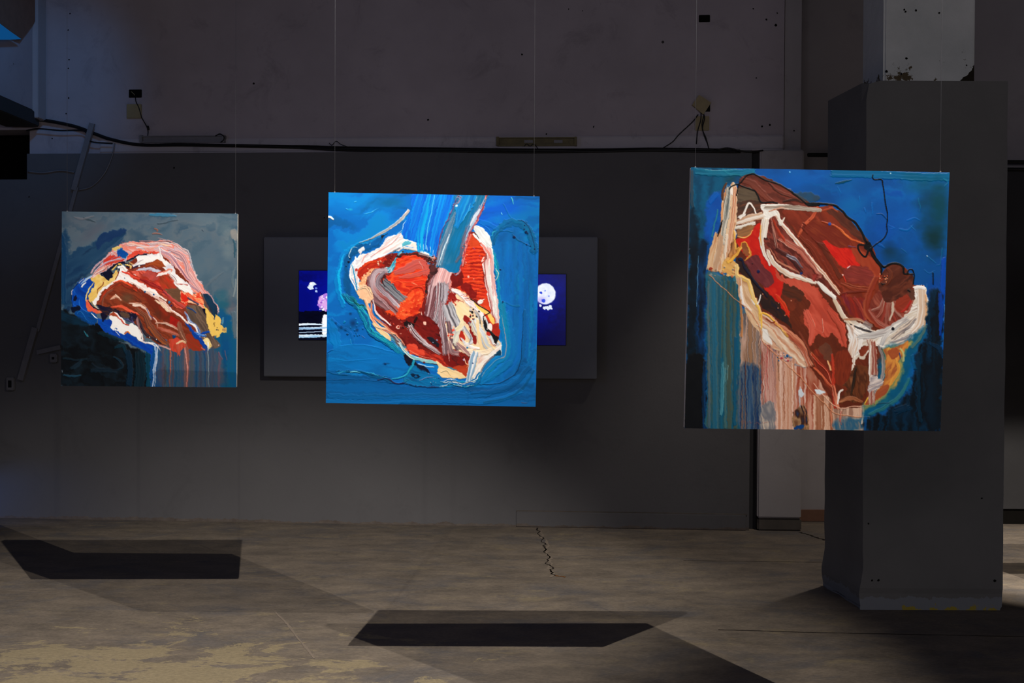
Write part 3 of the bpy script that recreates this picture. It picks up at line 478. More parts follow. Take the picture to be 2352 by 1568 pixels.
def paint_heart():
    W=(232,226,224); PK=(226,170,165); GR=(150,140,148); DK=(62,48,54); MV=(122,82,88); RD=(205,50,24); OR=(235,80,30); DR=(110,18,10); CR=(243,212,155)
    B1=(0,98,180); B2=(0,118,196); B3=(0,84,150); B4=(0,140,200); NV=(2,22,52); TL=(0,105,150); CY=(30,180,225); BK=(12,10,14)
    c=Canvas(500,[(46,34),(1540,70),(1503,1540),(28,1525)],B1)
    c.brushing([B3,B1,B1,B2,(0,120,190)],-24,26,300,1,warp=260)
    c.glaze(200,110,420,120,(0,126,205),.6); c.glaze(420,110,170,60,TL,.35)
    c.glaze(1300,160,240,120,(0,88,205),.8); c.glaze(1440,300,120,200,TL,.35); c.glaze(1120,230,120,100,(0,80,205),.7)
    # right sweep of brushed paint
    c.fill('1225,360 1290,320 1370,300 1440,420 1500,520 1500,900 1500,1350 1300,1380 1150,1370 1270,1250 1300,1000 1260,700 1215,500',[B3,B1,(0,100,170),B3,(0,120,175)],90,soft=14,rough=10,h=.2,sc=22,ln=420,al=.8)
    for x,wd,cc,a in ((1260,40,(0,128,190),.4),(1310,30,B2,.5),(1345,20,B3,.7),(1400,44,B1,.7),(1450,26,(0,80,140),.7),(1490,22,TL,.5)):
        c.stroke([(x,400),(x+6,700),(x+2,1000),(x-20,1200),(x-110,1320)],wd,[cc,B1,cc],taper=(.6,.4),al=a,h=.3,wob=6,ln=260)
    # arch at upper right
    c.stroke('1215,385 1235,320 1300,268 1380,258 1440,290 1485,370 1500,450',70,[(0,100,160),(0,82,130),TL,(0,70,120)],taper=(.5,.6),al=.75,ln=60,wob=10)
    c.stroke('1225,410 1218,365 1250,325 1300,312 1350,325',7,[(0,60,100),TL],al=.8,taper=(.4,.7)); c.line('1205,345 1212,325 1235,312',7,(60,190,200),.8)
    c.line('1395,240 1430,252 1465,300 1500,400 1505,520',8,(4,52,92),.75); c.stroke('1348,340 1390,380 1440,402 1475,420',10,[(0,60,105),TL],taper=(.8,.3),al=.8)
    for x,y,r in ((1358,358,9),(1440,320,9),(1452,330,6),(1425,300,5),(1444,407,6),(1472,416,5),(1500,440,5),(1430,275,5),(1260,582,6),(1275,812,8)): c.dot(x,y,r,(4,30,70))
    c.stroke('1270,812 1300,815 1345,835 1390,838',14,[TL,(0,80,120)],al=.5,dry=.3)
    c.line('1338,80 1350,105 1356,122',9,(90,205,200),.9); c.line('1270,190 1276,202',7,(120,215,225)); c.line('1285,130 1320,190 1345,240',10,TL,.5)
    # highlights upper left
    for P,wd in (('172,152 186,156',7),('232,104 248,100',7),('300,195 345,182 400,150',5),('350,180 370,170',6)): c.line(P,wd,(90,190,225),.7)
    c.glaze(205,155,18,10,(20,160,200),.8); c.line('44,208 60,212 80,224',15,(240,240,240),taper=(1,.7))
    c.glaze(500,110,110,40,(0,92,140),.5)
    # halo around the form
    c.stroke('330,395 230,420 160,470 130,560 120,640 115,720 150,830',66,[B4,(0,150,215),B2],taper=(.2,.5),al=.55,wob=8,soft=3) if False else c.stroke('330,395 230,420 160,470 130,560 120,640 115,720 150,830',60,[B4,(0,140,205),B2],taper=(.2,.5),al=.5,wob=8)
    c.stroke('150,480 132,560 120,630 130,700 140,770 160,820',30,[(0,150,215),(10,185,232),(0,150,215)],taper=(.2,.3),al=.8,wob=6)
    c.fill('300,400 400,365 440,350 420,400 330,450 230,480 195,560 200,640 215,740 245,820 190,790 160,700 165,600 160,500 200,440',[(0,86,140),(0,70,118),B3],60,soft=6,rough=8,al=.8)
    c.fill('335,395 430,352 400,400 350,425 300,440',[(0,78,140),(0,95,170)],-30,soft=2); c.fill('425,352 465,325 450,345 430,368',[(10,20,30)],soft=1)
    c.line('200,505 190,485 205,450 225,425 250,430',7,(190,215,225)); c.line('340,410 345,398',6,(150,210,220)); c.line('320,388 270,395 200,440',8,(0,140,190),.6)
    for x,y,r in ((192,528,8),(200,505,5),(175,560,4)): c.dot(x,y,r,(2,20,45))
    # long cream sweep
    c.stroke('275,392 340,368 400,340 470,300 530,258 580,210 618,165',22,[(225,205,190),(240,225,215),(190,170,160),(90,140,170)],taper=(.2,1.1),ln=160)
    c.line('560,250 590,220 612,185',4,(150,205,225)); c.line('575,300 590,262 598,245',6,(225,225,230))
    # the contour band of turquoise
    c.stroke('160,765 190,800 240,835 275,870 300,920 330,985 360,1030 420,1065 490,1110 540,1160 580,1190',58,[(0,92,150),TL,(10,140,170),(0,74,120),(0,100,160)],taper=(.5,.6),ln=60,wob=8)
    c.swirl('170,770 210,812 250,835 285,880 320,940 345,1010 400,1060 480,1105 560,1165',34,[(20,160,180),(0,60,100),(0,120,160),(80,200,200),(0,86,140)],12,.5,3)
    c.fill('200,800 215,806 235,830 275,850 265,830 240,780 210,770',[(0,70,100),(0,110,130)],soft=1)
    c.swirl('230,800 265,840 300,850 330,900',22,[(0,60,60),(30,150,150)],5,.5,8)
    # left lower swirls
    c.glaze(220,960,90,70,(0,88,160),.7); c.stroke('80,940 130,985 190,1020 215,1070 230,1110',26,[(0,70,120),B1,(0,84,140)],al=.5,dry=.35,taper=(.5,.5),ln=40)
    for x,y,r in ((140,990,8),(220,960,14),(250,1010,8),(165,1015,7),(72,940,5),(100,965,6),(205,900,6)): c.glaze(x,y,r*2,r*2,(0,50,100),.9)
    c.speck(150,930,300,1060,14,[(0,84,150),(0,60,110),(0,120,170)],(3,7),4)
    c.line('285,1045 300,1062 310,1065',5,(110,90,130),.7); c.line('200,1080 215,1115',5,(60,160,180),.7)
    c.stroke('60,960 95,1060 110,1130',90,[(0,120,190),(0,130,200),B2],al=.5,taper=(.6,.7),wob=8)
    c.fill('45,1180 110,1135 220,1112 330,1118 480,1150 570,1185 605,1220 620,1250 590,1310 520,1345 440,1335 330,1310 200,1300 90,1305 40,1290',[(0,104,180),(0,112,188),(0,98,168),(0,116,190)],8,soft=2,sc=16,ln=300,rough=4)
    c.line('130,1125 260,1112 400,1135 520,1170',5,(0,130,195),.6); c.line('40,1170 60,1155 80,1152',8,(0,78,130),.7); c.stroke('44,1180 38,1230 45,1290 90,1310',12,[(0,80,130),B3],al=.6)
    c.glaze(445,1245,16,9,(0,55,110),1.); c.glaze(465,1243,24,6,(0,70,120),.8); c.dot(447,1245,7,(0,50,100))
    c.line('80,1215 200,1225 400,1210',6,(0,125,195),.4)
    # bottom bands
    c.fill('30,1310 200,1320 400,1345 600,1400 900,1405 1200,1385 1330,1330 1420,1200 1480,1290 1500,1400 1505,1545 20,1530',[(0,86,150),(0,92,160),(0,74,130),(0,100,172)],2,soft=8,sc=18,ln=500,h=.2,al=.9,con=1.9)
    c.stroke('60,1475 400,1480 800,1470 1100,1460 1300,1400 1440,1290 1500,1150',40,[(0,82,130),(0,100,170),(0,70,120)],al=.6,ln=400,wob=6); c.stroke('30,1515 400,1518 800,1500 1200,1500 1400,1430',34,[(0,105,180),(0,112,185)],al=.6,ln=400)
    c.stroke('1060,1440 1250,1430 1370,1370 1460,1270',30,[(0,64,110),(0,86,150)],al=.55,ln=300); c.stroke('1150,1510 1300,1480 1420,1400 1490,1290',18,[(0,60,100),(0,90,140)],al=.6,dry=.25)
    c.swirl('100,1310 220,1300 350,1320 420,1335 500,1360',20,[(0,60,110),(0,50,90),(40,160,190),(0,100,160)],7,.4,9)
    c.stroke('180,1305 260,1300 350,1330 420,1345 500,1375',26,[(0,60,100),(0,90,140),(0,45,80)],taper=(.4,.7),ln=60,al=.85); c.line('200,1308 230,1302 275,1312',9,(110,200,225)); c.line('120,1318 150,1310',6,(70,160,190),.8)
    c.stroke('40,1300 90,1320 180,1330',8,[(0,70,110)],al=.6); c.line('30,1362 200,1358 400,1370 520,1385 620,1392',6,(0,60,110),.7)
    c.stroke('400,1360 470,1350 520,1385 590,1380 680,1400 800,1408 930,1402',15,[(10,25,60),(30,30,70),(0,60,100)],taper=(.5,.3),ln=60); c.stroke('1000,1395 1130,1388 1240,1378 1310,1345 1370,1290 1400,1215 1410,1100 1420,900 1425,860',9,[(0,45,80),(0,60,105)],taper=(.5,.3),al=.9)
    c.stroke('1430,870 1428,1080 1410,1240',16,[B3,(0,80,130)],al=.5)
    # concentric turquoise at lower right
    c.stroke('1270,840 1290,980 1300,1110 1280,1190 1220,1230 1160,1290 1120,1350',70,[(30,120,150),(0,128,168),(0,116,180),(0,104,176)],taper=(.7,.8),ln=300,al=.85)
    c.stroke('1310,900 1335,1050 1340,1180 1290,1260 1200,1320 1130,1370',60,[(0,98,176),(0,110,176),(0,120,180)],taper=(.5,.6),ln=300,al=.6)
    c.stroke('1330,1235 1260,1290 1180,1345',40,[(0,118,160),(0,104,170)],al=.45)
    c.line('1270,905 1285,1000 1298,1100 1292,1180 1265,1200',9,(160,145,155),.8,taper=(.3,.8)); c.line('1280,1200 1230,1215 1180,1262 1130,1320 1115,1350',8,(110,150,165),.7,taper=(.8,.3))
    c.stroke('1205,440 1225,520 1240,620 1250,760 1255,860',34,[(0,130,165),(10,150,180),(0,100,150)],taper=(.5,.5),al=.8,wob=5)
    c.swirl('1210,450 1228,520 1240,600 1232,660',18,[(0,70,120),(30,180,200),(0,120,150)],6,.5,4)
    c.line('1228,575 1245,605 1238,640 1220,665',7,(200,205,190)); c.line('1232,600 1225,640',4,(60,140,160))
    c.line('1205,340 1180,300 1130,262',5,(20,140,200),.6); c.stroke('1130,250 1180,265 1240,300',30,[(0,110,190),B1],al=.5)
    # dark shape bottom + blue water under the cream
    c.fill('580,1180 640,1205 665,1240 700,1255 745,1280 770,1310 720,1300 670,1280 650,1262 620,1265 595,1230',[(8,10,26),(15,22,50)],soft=1,rough=4)
    c.fill('600,1300 640,1250 700,1290 780,1315 820,1330 860,1370 980,1385 1080,1390 1130,1340 1100,1390 1000,1400 800,1405 660,1395 590,1370',[(0,90,150),(0,112,170),(0,76,130)],15,soft=4)
    c.stroke('650,1215 640,1260 620,1290 590,1330 540,1345 500,1350',16,[(60,170,190),(0,130,170)],taper=(.9,.4)); c.fill('630,1325 660,1312 700,1328 680,1345 650,1340',[(0,30,60)]); c.fill('650,1328 665,1322 678,1332 660,1338',[(0,90,150)])
    c.swirl('600,1340 580,1370 640,1360',16,[(0,50,90),(20,120,160)],4,.5,2); c.line('690,1360 750,1340 790,1335',6,(120,120,170)); c.speck(740,1310,830,1390,10,[(130,110,160),(150,190,200),(0,50,100),(0,140,180)],(2,5),3)
    c.swirl('860,1380 930,1370 1000,1385 1080,1370 1110,1330 1130,1290',34,[(150,190,200),(0,90,150),(180,180,190),(0,130,170),(230,220,210)],12,.5,5)
    # main body ground
    c.fill('260,560 380,500 500,465 600,470 720,460 800,520 860,560 940,600 1000,460 1050,330 1130,360 1180,560 1190,760 1240,960 1240,1090 1150,1150 1050,1260 1020,1340 900,1290 760,1240 640,1160 560,1090 470,1000 400,900 350,800 290,700',[(150,34,20),(110,16,12),(125,26,18),(90,14,10)],40,soft=1,rough=4,sc=12)
    # upper-left white mass
    c.fill('575,300 560,330 470,360 440,400 380,440 300,480 262,470 290,465 250,500 215,545 205,620 235,680 262,730 270,700 262,620 262,580 330,545 420,500 480,460 560,440 600,420 680,440 760,490 800,510 790,490 740,470 690,440 685,400 640,380 590,360 580,340',[W,(238,234,232),(200,196,204),(244,240,236),(228,190,186),(214,214,222)],-32,soft=1,rough=4,sc=9,ln=160)
    c.fill('255,455 300,425 305,440 290,465 265,464',[W,(200,210,220)],soft=1) 
    c.stroke('560,330 500,400 430,440 350,490',12,[PK,(210,120,110),W],taper=(.3,.4),al=.8); c.stroke('570,310 520,350 470,380 440,420',10,[GR,W,(180,175,190)],taper=(.3,.4),al=.8); c.stroke('330,470 300,500 285,530',8,[(220,150,140)],al=.8); c.stroke('460,470 400,500 320,545',16,[(240,240,240),(215,215,225)],taper=(.5,.5))
    c.stroke('500,460 530,440 560,425',10,[(90,90,100),(160,160,165)]); c.stroke('225,555 205,590 205,640 235,700 255,750',14,[W,(240,240,240)],taper=(.5,.6)); c.stroke('215,540 235,620 248,690 250,730',12,[(0,120,180),(20,150,200)],taper=(.2,.4),al=.9); c.stroke('240,500 235,560 260,620 262,700',20,[(240,240,242),(215,220,228)],taper=(.6,.4)); c.dot(247,583,10,(180,50,40))
    c.fill('570,395 600,380 630,385 620,405 580,415',[(40,150,180),(120,190,200)],soft=1); c.fill('640,395 690,405 690,440 660,425',[(225,215,195),W],soft=1)
    c.stroke('590,430 640,440 700,455 780,490',26,[(240,238,235),(200,195,190),(225,220,215)],taper=(.7,.4))
    # top-left red pocket
    c.fill('260,590 310,545 380,515 450,480 500,465 512,490 490,530 450,555 420,560 400,590 340,600 300,650 270,650',[(190,44,18),(160,28,14),(225,66,24),(140,24,14)],-28,soft=1,rough=5,sc=9)
    c.fill('440,490 500,466 512,480 490,530 450,555 430,530 460,510',[(110,16,10),(84,14,10)],soft=2); c.stroke('300,560 340,530 380,525',22,[(225,70,20),(205,50,20)],taper=(.5,.5),al=.9)
    c.speck(395,520,440,555,8,[(235,195,160),(110,60,50),(200,150,120)],(3,7),2); c.speck(420,480,500,550,12,[(60,10,8),(130,60,40)],(2,6),5)
    c.fill('275,665 310,610 340,590 390,575 440,580 440,600 380,620 330,650 300,690 280,710 268,690',[(238,190,140),(225,150,105),(242,205,165)],-40,rough=6,soft=1); c.speck(290,580,420,680,24,[(240,200,150),(215,120,80),(170,60,40),(245,215,180)],(2,7),6)
    # turquoise streak
    c.fill('440,565 480,560 510,520 530,490 560,455 580,460 545,490 530,530 520,570 495,600 465,605 450,590',[(130,180,190),(40,150,175),(170,200,205),(0,120,160)],-50,soft=1,rough=4,sc=6); c.line('545,470 520,520 495,570',8,(0,130,170),.8)
    c.line('430,560 480,550 520,500 560,470',5,(60,40,40),.6); c.dot(577,455,7,(40,60,70))
    # dark frame over the central red
    c.fill('520,490 560,475 640,470 730,480 780,530 800,560 790,640 760,700 740,760 720,680 760,620 750,540 700,500 620,490 560,500',[(50,18,18),(90,22,16),(30,20,22),(120,40,34)],40,soft=1,rough=8); c.speck(720,520,800,700,40,[(30,16,18),(150,80,76),(90,30,26),(190,150,150)],(2,6),11)
    # centre orange/red heart chamber
    c.fill('525,560 530,510 580,490 640,480 700,500 740,540 762,590 750,640 735,700 720,780 700,860 680,900 610,940 560,930 500,890 470,860 470,830 540,800 590,790 540,740 520,700 440,680 440,630 490,610',[(225,58,22),(205,40,16),(240,84,36),(190,30,12),(232,70,28)],8,soft=1,rough=7,sc=11,ln=90)
    c.stroke('540,600 600,580 680,545 730,560 740,600',96,[(205,76,62),(196,80,68),(180,84,80),(206,70,56)],taper=(.4,.5),ln=260,sc=7,wob=3,al=.95); c.stroke('560,640 640,625 740,600',46,[(160,88,88),(196,76,64),(185,84,76)],taper=(.3,.7),ln=200,al=.85)
    c.stroke('540,530 600,505 660,490',22,[(235,80,30),(215,50,20)],taper=(.5,.4)); c.line('600,700 690,690 740,680',7,(160,30,15),.8); c.line('560,670 640,665 720,655',6,(240,100,60),.8); c.line('635,672 680,690',5,(235,170,130)); c.line('690,530 715,560 718,580',5,(210,160,150))
    c.stroke('600,760 640,715 700,705 725,740 715,790',20,[(160,24,10),(200,50,20),(140,20,10)],taper=(.4,.5))
    c.stroke('500,880 560,830 640,800 700,760',110,[(235,70,25),(245,100,45),(215,50,18),(238,80,30)],taper=(.5,.5),ln=50,sc=7,wob=14,h=.6); c.fill('470,850 520,810 600,800 640,830 620,900 560,925 500,900',[(240,90,40),(225,62,25),(248,116,60)],None,rough=12,soft=4,ln=40)
    c.speck(480,800,700,920,30,[(250,120,60),(200,40,15),(240,90,40)],(3,9),9); c.stroke('655,720 665,800 640,880',26,[(225,55,20),(190,30,12)],al=.6,taper=(.4,.4))
    # grey mauve curved band (left)
    c.fill('330,640 360,610 420,600 440,620 420,660 430,700 470,730 540,800 560,830 520,830 470,870 400,840 350,790 330,720',[(110,70,74),(140,96,100),(80,54,60)],45,soft=1,rough=4)
    c.stroke('450,595 400,600 370,640 370,700 400,750 450,800 520,870',72,[(90,60,66),(130,90,95),(170,130,135),(60,44,50),(150,70,66),(190,170,176),(110,84,92)],taper=(.7,.5),sc=5,ln=500)
    c.stroke('440,605 405,640 395,690 430,735 490,790 545,845',40,[(235,232,236),(180,160,170),(110,96,104),(225,210,215),(150,80,80)],taper=(.6,.5),sc=5,ln=400)
    c.stroke('440,670 480,705 520,745 575,795',62,[(100,96,104),(62,62,72),(140,140,146),(84,84,92),(46,44,52)],flat=True,sc=5,ln=400); c.dot(445,630,13,(70,20,20)); c.line('430,640 436,680 450,700',10,(40,30,34)); c.line('460,682 500,700 530,725',5,(60,120,130),.8)
    c.stroke('350,790 400,830 450,865',34,[(130,60,56),(100,70,72),(160,120,120)],taper=(.4,.3),dry=.2)
    c.fill('270,700 310,690 340,715 360,760 350,800 330,815 300,790 270,780 250,740',[(243,212,165),(230,180,140),(240,200,160)],rough=7); c.swirl('265,720 300,705 330,730 350,770',14,[(120,110,100),(245,220,180),(215,150,120)],7,.5,14)
    # right dark-mauve vertical streak column
    c.fill('790,570 830,560 930,600 940,640 910,700 900,800 870,880 840,1000 780,940 730,900 740,760 760,680',[(110,52,54),(84,30,32),(150,90,92),(60,26,30)],100,soft=1,rough=4,sc=9)
    c.stroke('860,560 840,640 800,740 760,900',110,[(60,30,34),(100,60,66),(150,110,116),(90,40,44),(210,180,184),(120,84,90)],taper=(.9,.6),sc=5,ln=420)
    c.stroke('880,590 860,650 850,700',120,[(215,165,165),(238,190,185),(190,130,130),(232,205,205),(222,150,145)],flat=True,sc=6,ln=300); c.line('935,620 915,690 890,740',12,(225,130,115))
    c.stroke('855,700 850,780 830,880 800,960',90,[(100,74,80),(190,185,192),(70,50,56),(225,222,226),(130,84,90)],taper=(1,.4),sc=5,ln=420)
    c.stroke('880,700 870,800 850,900 830,1000',30,[(235,232,235),(150,140,150),(215,205,210)],taper=(.7,.8),sc=5)
    # lower dark heart
    c.fill('600,930 700,900 760,920 830,990 850,1060 830,1130 760,1080 680,1010 620,990',[(90,10,8),(120,18,14),(60,10,10)],30,rough=8); c.fill('580,965 620,948 665,970 660,1000 620,1000',[(14,8,12),(30,14,14)],rough=8); c.stroke('660,950 672,920',16,[(30,8,8)]); c.fill('770,1060 810,1085 830,1130 790,1110 740,1070',[(10,10,14),(24,30,44)],rough=6); c.dot(818,1082,6,(120,140,170)); c.dot(790,1098,4,(150,160,190))
    c.stroke('630,985 670,1050 740,1110 820,1165',46,[(90,50,54),(200,170,176),(120,70,74),(225,215,220),(60,24,26),(170,110,112)],taper=(.8,.5),sc=5,ln=300)
    c.speck(570,960,640,1010,12,[(200,190,190),(120,90,90),(30,20,20)],(2,7),8); c.dot(727,963,13,(238,190,170)); c.dot(540,990,13,(238,180,160)); c.dot(543,988,7,(160,30,20)); c.line('710,905 704,880',7,(235,190,170))
    c.speck(480,930,640,1100,24,[(140,24,16),(70,10,10),(200,60,40),(230,150,130)],(2,5),31)
    # left lower contour : cream/salmon/white
    c.stroke('365,800 380,870 430,930 480,975',20,[(240,238,238),(225,200,200),W],taper=(.3,.5)); c.stroke('350,820 360,900 420,960 480,1010 530,1050 580,1110',26,[(215,140,110),(180,80,56),(236,190,150),(120,60,46)],taper=(.4,.5),ln=120)
    c.stroke('310,800 335,870 360,930 410,990 470,1020 520,1050 560,1110 600,1150',28,[(243,205,160),(235,175,140),(225,120,90),(244,214,170),(150,110,90)],taper=(.7,.5),sc=5); c.stroke('375,970 420,1020 490,1070',34,[(243,216,165),(240,205,150),(190,190,170)],taper=(.5,.8)); c.line('385,985 430,1005 490,1025',6,(110,110,120))
    c.fill('490,1045 530,1050 560,1090 600,1130 570,1140 530,1110 500,1080',[(200,200,205),(90,60,60),(60,140,170),(238,220,200)],40,rough=5,sc=5)
    # lower dark red band
    c.fill('600,1110 660,1110 740,1160 820,1180 900,1200 960,1170 1040,1210 1010,1260 1020,1330 940,1280 860,1250 760,1240 660,1180 610,1150',[(170,30,16),(130,18,12),(205,56,34),(110,14,10)],25,rough=6,soft=1); c.fill('595,1110 650,1100 690,1130 740,1180 680,1185 630,1160',[(232,84,56),(210,56,34)],20,rough=8,soft=2)
    c.fill('880,1190 920,1165 980,1180 1035,1210 1000,1250 930,1265 870,1230',[(96,14,12),(120,16,12),(60,20,20)],rough=8); c.fill('930,1260 1000,1250 1045,1225 1040,1290 1020,1345 980,1320 940,1290',[(170,52,20),(185,60,28)],rough=4); c.line('1010,1210 1020,1240 1035,1250 1025,1265',9,(236,180,140)); c.dot(1005,1215,8,(190,160,190))
    # pale turquoise/white rim bottom
    c.stroke('555,1110 590,1160 650,1200 720,1220 800,1240',30,[(225,225,220),(120,180,185),(240,235,225),(90,160,175)],taper=(.5,.7)); c.stroke('640,1190 700,1225 760,1235 820,1245',16,[(90,175,185),(180,210,205)]); c.dot(722,1235,8,(130,40,40)); c.stroke('680,1245 740,1265 790,1270',6,[(170,205,225)])
    c.line('620,1150 700,1190 790,1215',7,(240,150,120),.8)
    c.fill('800,1230 850,1245 890,1270 940,1290 990,1310 1020,1345 960,1350 900,1345 850,1340 815,1310 820,1270',[(243,213,160),(240,205,148),(246,220,175)],20,rough=5); c.line('840,1305 880,1295 910,1320',5,(150,140,110)); c.fill('890,1262 920,1268 960,1290 930,1285 895,1275',[(0,110,150),(120,150,150)])
    # right white-grey/cream cluster ground
    c.fill('900,740 940,720 1000,740 1100,830 1150,920 1180,1000 1240,1070 1265,1130 1250,1180 1180,1200 1110,1290 1060,1350 1020,1350 1050,1240 1050,1190 960,1150 900,1130 860,1080 880,960 900,880',[(240,214,175),(236,205,160),(225,190,170)],70,rough=4,soft=1)
    c.fill('895,740 930,720 960,780 1010,820 960,800 920,820 880,850 885,790',[(160,34,24),(130,20,16)],rough=8); c.speck(890,730,970,830,40,[(200,60,50),(225,170,160),(120,16,14),(180,40,30)],(2,6),12)
    c.stroke('850,830 850,930 870,1060 880,1160',60,[(80,50,56),(150,110,116),(200,190,196),(90,60,66),(215,190,190)],taper=(.7,.8),sc=5,ln=380); c.stroke('890,850 920,930 950,1000',84,[(120,120,126),(70,66,72),(205,200,204),(150,150,158),(90,84,90)],taper=(.8,.8),sc=5,ln=380); c.stroke('910,820 950,890 975,960 985,1010',36,[(236,234,236),(110,110,116),(225,225,228),(90,90,96)],taper=(.7,.8))
    c.fill('960,815 1000,815 1040,850 1060,900 1090,930 1060,945 1010,910 990,960 960,900',[(243,213,160),(246,222,180)],50,rough=4); c.stroke('930,730 990,760 1040,810 1110,860 1140,920',46,[(238,234,232),(225,200,196),(244,240,240),(210,205,208)],taper=(.5,.8),sc=6)
    c.stroke('900,960 920,1060 960,1130',40,[(150,110,112),(90,70,76),(210,180,180)],dry=.15,taper=(.6,.8)); c.stroke('980,980 960,1040 945,1090',50,[(205,205,190),(225,220,200),(160,160,160)],taper=(.8,.7),sc=5); c.stroke('1000,930 980,980 960,1000',36,[(230,215,175),(236,222,185)],taper=(.7,.7))
    c.speck(895,990,940,1070,14,[(235,90,70),(215,60,40),(240,190,160)],(3,9),13)
    c.fill('1000,905 1025,905 1050,940 1070,1000 1085,1050 1095,1110 1070,1100 1060,1050 1040,990 1010,950',[(130,22,16),(150,30,22)],rough=5); c.dot(1040,960,10,(90,80,120)); c.dot(1048,975,7,(120,110,150)); c.fill('985,1010 1010,1050 1000,1090 970,1060',[(180,36,20)],rough=4)
    c.stroke('1000,990 1030,1040 1060,1090 1020,1105 990,1070',22,[(238,238,238),(200,200,205),(244,244,244)],taper=(.6,.5)); c.stroke('1010,985 1035,1025 1055,1065 1040,1095',24,[(90,90,96),(200,200,205),(60,60,66)],taper=(.5,.6)); c.stroke('1015,1110 1060,1130 1100,1135',30,[(240,238,236),(225,210,200)],taper=(.5,.6)); c.dot(1029,1132,7,(40,110,160)); c.line('1055,1150 1085,1142',10,(225,150,110))
    c.speck(1040,840,1110,960,34,[(170,40,30),(200,190,190),(60,50,56),(230,200,170),(20,20,24)],(3,9),14); c.stroke('1085,880 1105,910 1120,960',16,[(20,20,22),(200,200,200),(120,120,126)],dry=.3)
    c.stroke('1080,960 1120,1040 1150,1110 1190,1150',84,[(230,228,228),(190,200,206),(238,205,150),(160,165,172),(240,238,236)],taper=(.8,.7),sc=6,ln=300); c.stroke('1150,900 1160,980 1190,1050 1230,1100',40,[(225,225,225),(190,200,205),(240,220,190)],taper=(.5,.8)); c.swirl('1185,1060 1200,1110 1230,1100 1215,1070',16,[(200,120,110),(120,160,160),(240,240,236)],6,.5,5)
    c.stroke('1100,940 1110,1050 1130,1150',22,[(240,205,150),(243,216,170)]); c.stroke('1040,1160 1110,1170 1180,1150',50,[(243,216,175),(240,226,210)],taper=(.7,.6))
    c.stroke('970,1110 1000,1140 1040,1180',46,[(210,170,160),(150,110,110),(236,200,180),(110,80,80)],taper=(.5,.5)); c.stroke('900,1100 920,1160 960,1170',36,[(225,150,145),(120,90,94),(238,200,190)],dry=.15); c.line('895,1150 900,1200 905,1225',8,(215,150,145),.9)
    c.stroke('1080,1180 1060,1260 1040,1350',54,[(190,190,196),(120,160,190),(238,236,236),(225,222,222)],taper=(.9,.7),sc=6,ln=300); c.stroke('1120,1180 1110,1250 1075,1330',40,[(238,234,230),(220,200,180)],taper=(.8,.5)); c.dot(1067,1240,5,(30,50,100))
    c.fill('1110,1200 1180,1170 1250,1110 1265,1130 1255,1165 1200,1200 1150,1250 1110,1300',[(240,220,190),(238,236,230),(225,180,160)],-40,rough=4,soft=1)
    c.stroke('1255,1150 1220,1180 1180,1215 1140,1260 1120,1300',12,[(40,60,90),(120,110,120),(0,90,140)],dry=.1); c.fill('1215,1180 1258,1142 1262,1170 1240,1185',[(0,60,90),(10,50,80)]); c.line('1260,1090 1264,1130 1264,1180',6,(225,225,230)); 
    # right wing of ribbed red
    c.fill('1050,360 1075,335 1120,400 1150,450 1160,500 1135,560 1140,640 1160,720 1170,790 1190,860 1110,800 1050,760 1000,740 930,690 920,640 980,600 1000,560 1000,500 1020,440',[(214,50,22),(200,40,16),(230,70,28),(170,28,12)],-4,rough=3,soft=1,sc=7,ln=90,con=2.4)
    for i,y in enumerate(range(420,800,24)):
        x0=1010+(8 if y<560 else -20); x1=1150-(0 if y<560 else 5)
        c.stroke([(x0,y+6),((x0+x1)/2,y-3),(x1,y+4)],7,[(120,16,8) if i%2 else (160,26,12)],taper=(.3,.6),al=.85,wob=5,h=.2); c.stroke([(x0+10,y+14),((x0+x1)/2,y+9),(x1-4,y+14)],8,[(238,84,36)],taper=(.4,.4),al=.6,wob=5)
    c.fill('1050,365 1078,335 1110,380 1120,420 1080,430 1040,420',[(196,60,24),(205,66,28)],-20); c.stroke('1000,560 1020,420 1060,340',14,[(170,40,34),(225,140,120),(120,30,26)],dry=.25)
    c.fill('920,620 980,600 1000,640 990,690 940,700 915,670',[(120,16,10),(90,10,8)],rough=6); c.fill('990,680 1040,690 1085,740 1080,775 1030,765 990,720',[(120,14,10),(140,20,12)],rough=7,soft=2)
    c.dot(1036,634,9,(240,170,150)); c.dot(1072,650,5,(240,130,100)); c.dot(1115,490,4,(120,60,120)); c.line('1070,432 1085,448',6,(120,60,130))
    c.fill('1080,280 1110,275 1150,310 1190,355 1208,400 1205,440 1180,430 1130,400 1100,360 1082,310',[(232,234,232),(200,205,205),(244,242,238),(170,180,180)],50,rough=4,soft=1,sc=7); c.line('1082,325 1105,350 1118,385',7,(60,60,60)); c.stroke('1075,335 1100,365 1130,400',12,[(235,230,225)])
    c.fill('1120,400 1180,430 1208,440 1215,520 1218,600 1225,700 1250,860 1252,960 1245,1000 1225,960 1190,860 1165,760 1150,640 1135,560 1165,500 1140,440',[(238,236,232),(225,190,186),(205,150,148),(244,240,236),(190,190,190)],85,rough=4,soft=1,sc=6,ln=240)
    c.stroke('1125,395 1165,445 1190,500 1185,560',18,[(225,150,140),(205,90,76),(238,200,190)],taper=(.5,.4)); c.stroke('1160,470 1150,560 1165,680 1200,860 1225,950',8,[(170,110,104),(130,60,56)],al=.85); c.stroke('1185,520 1180,640 1205,780 1235,920',22,[(242,240,236),(215,210,205),(240,225,220)],taper=(.5,.6)); c.line('1145,500 1130,530 1145,520',9,(236,225,220))
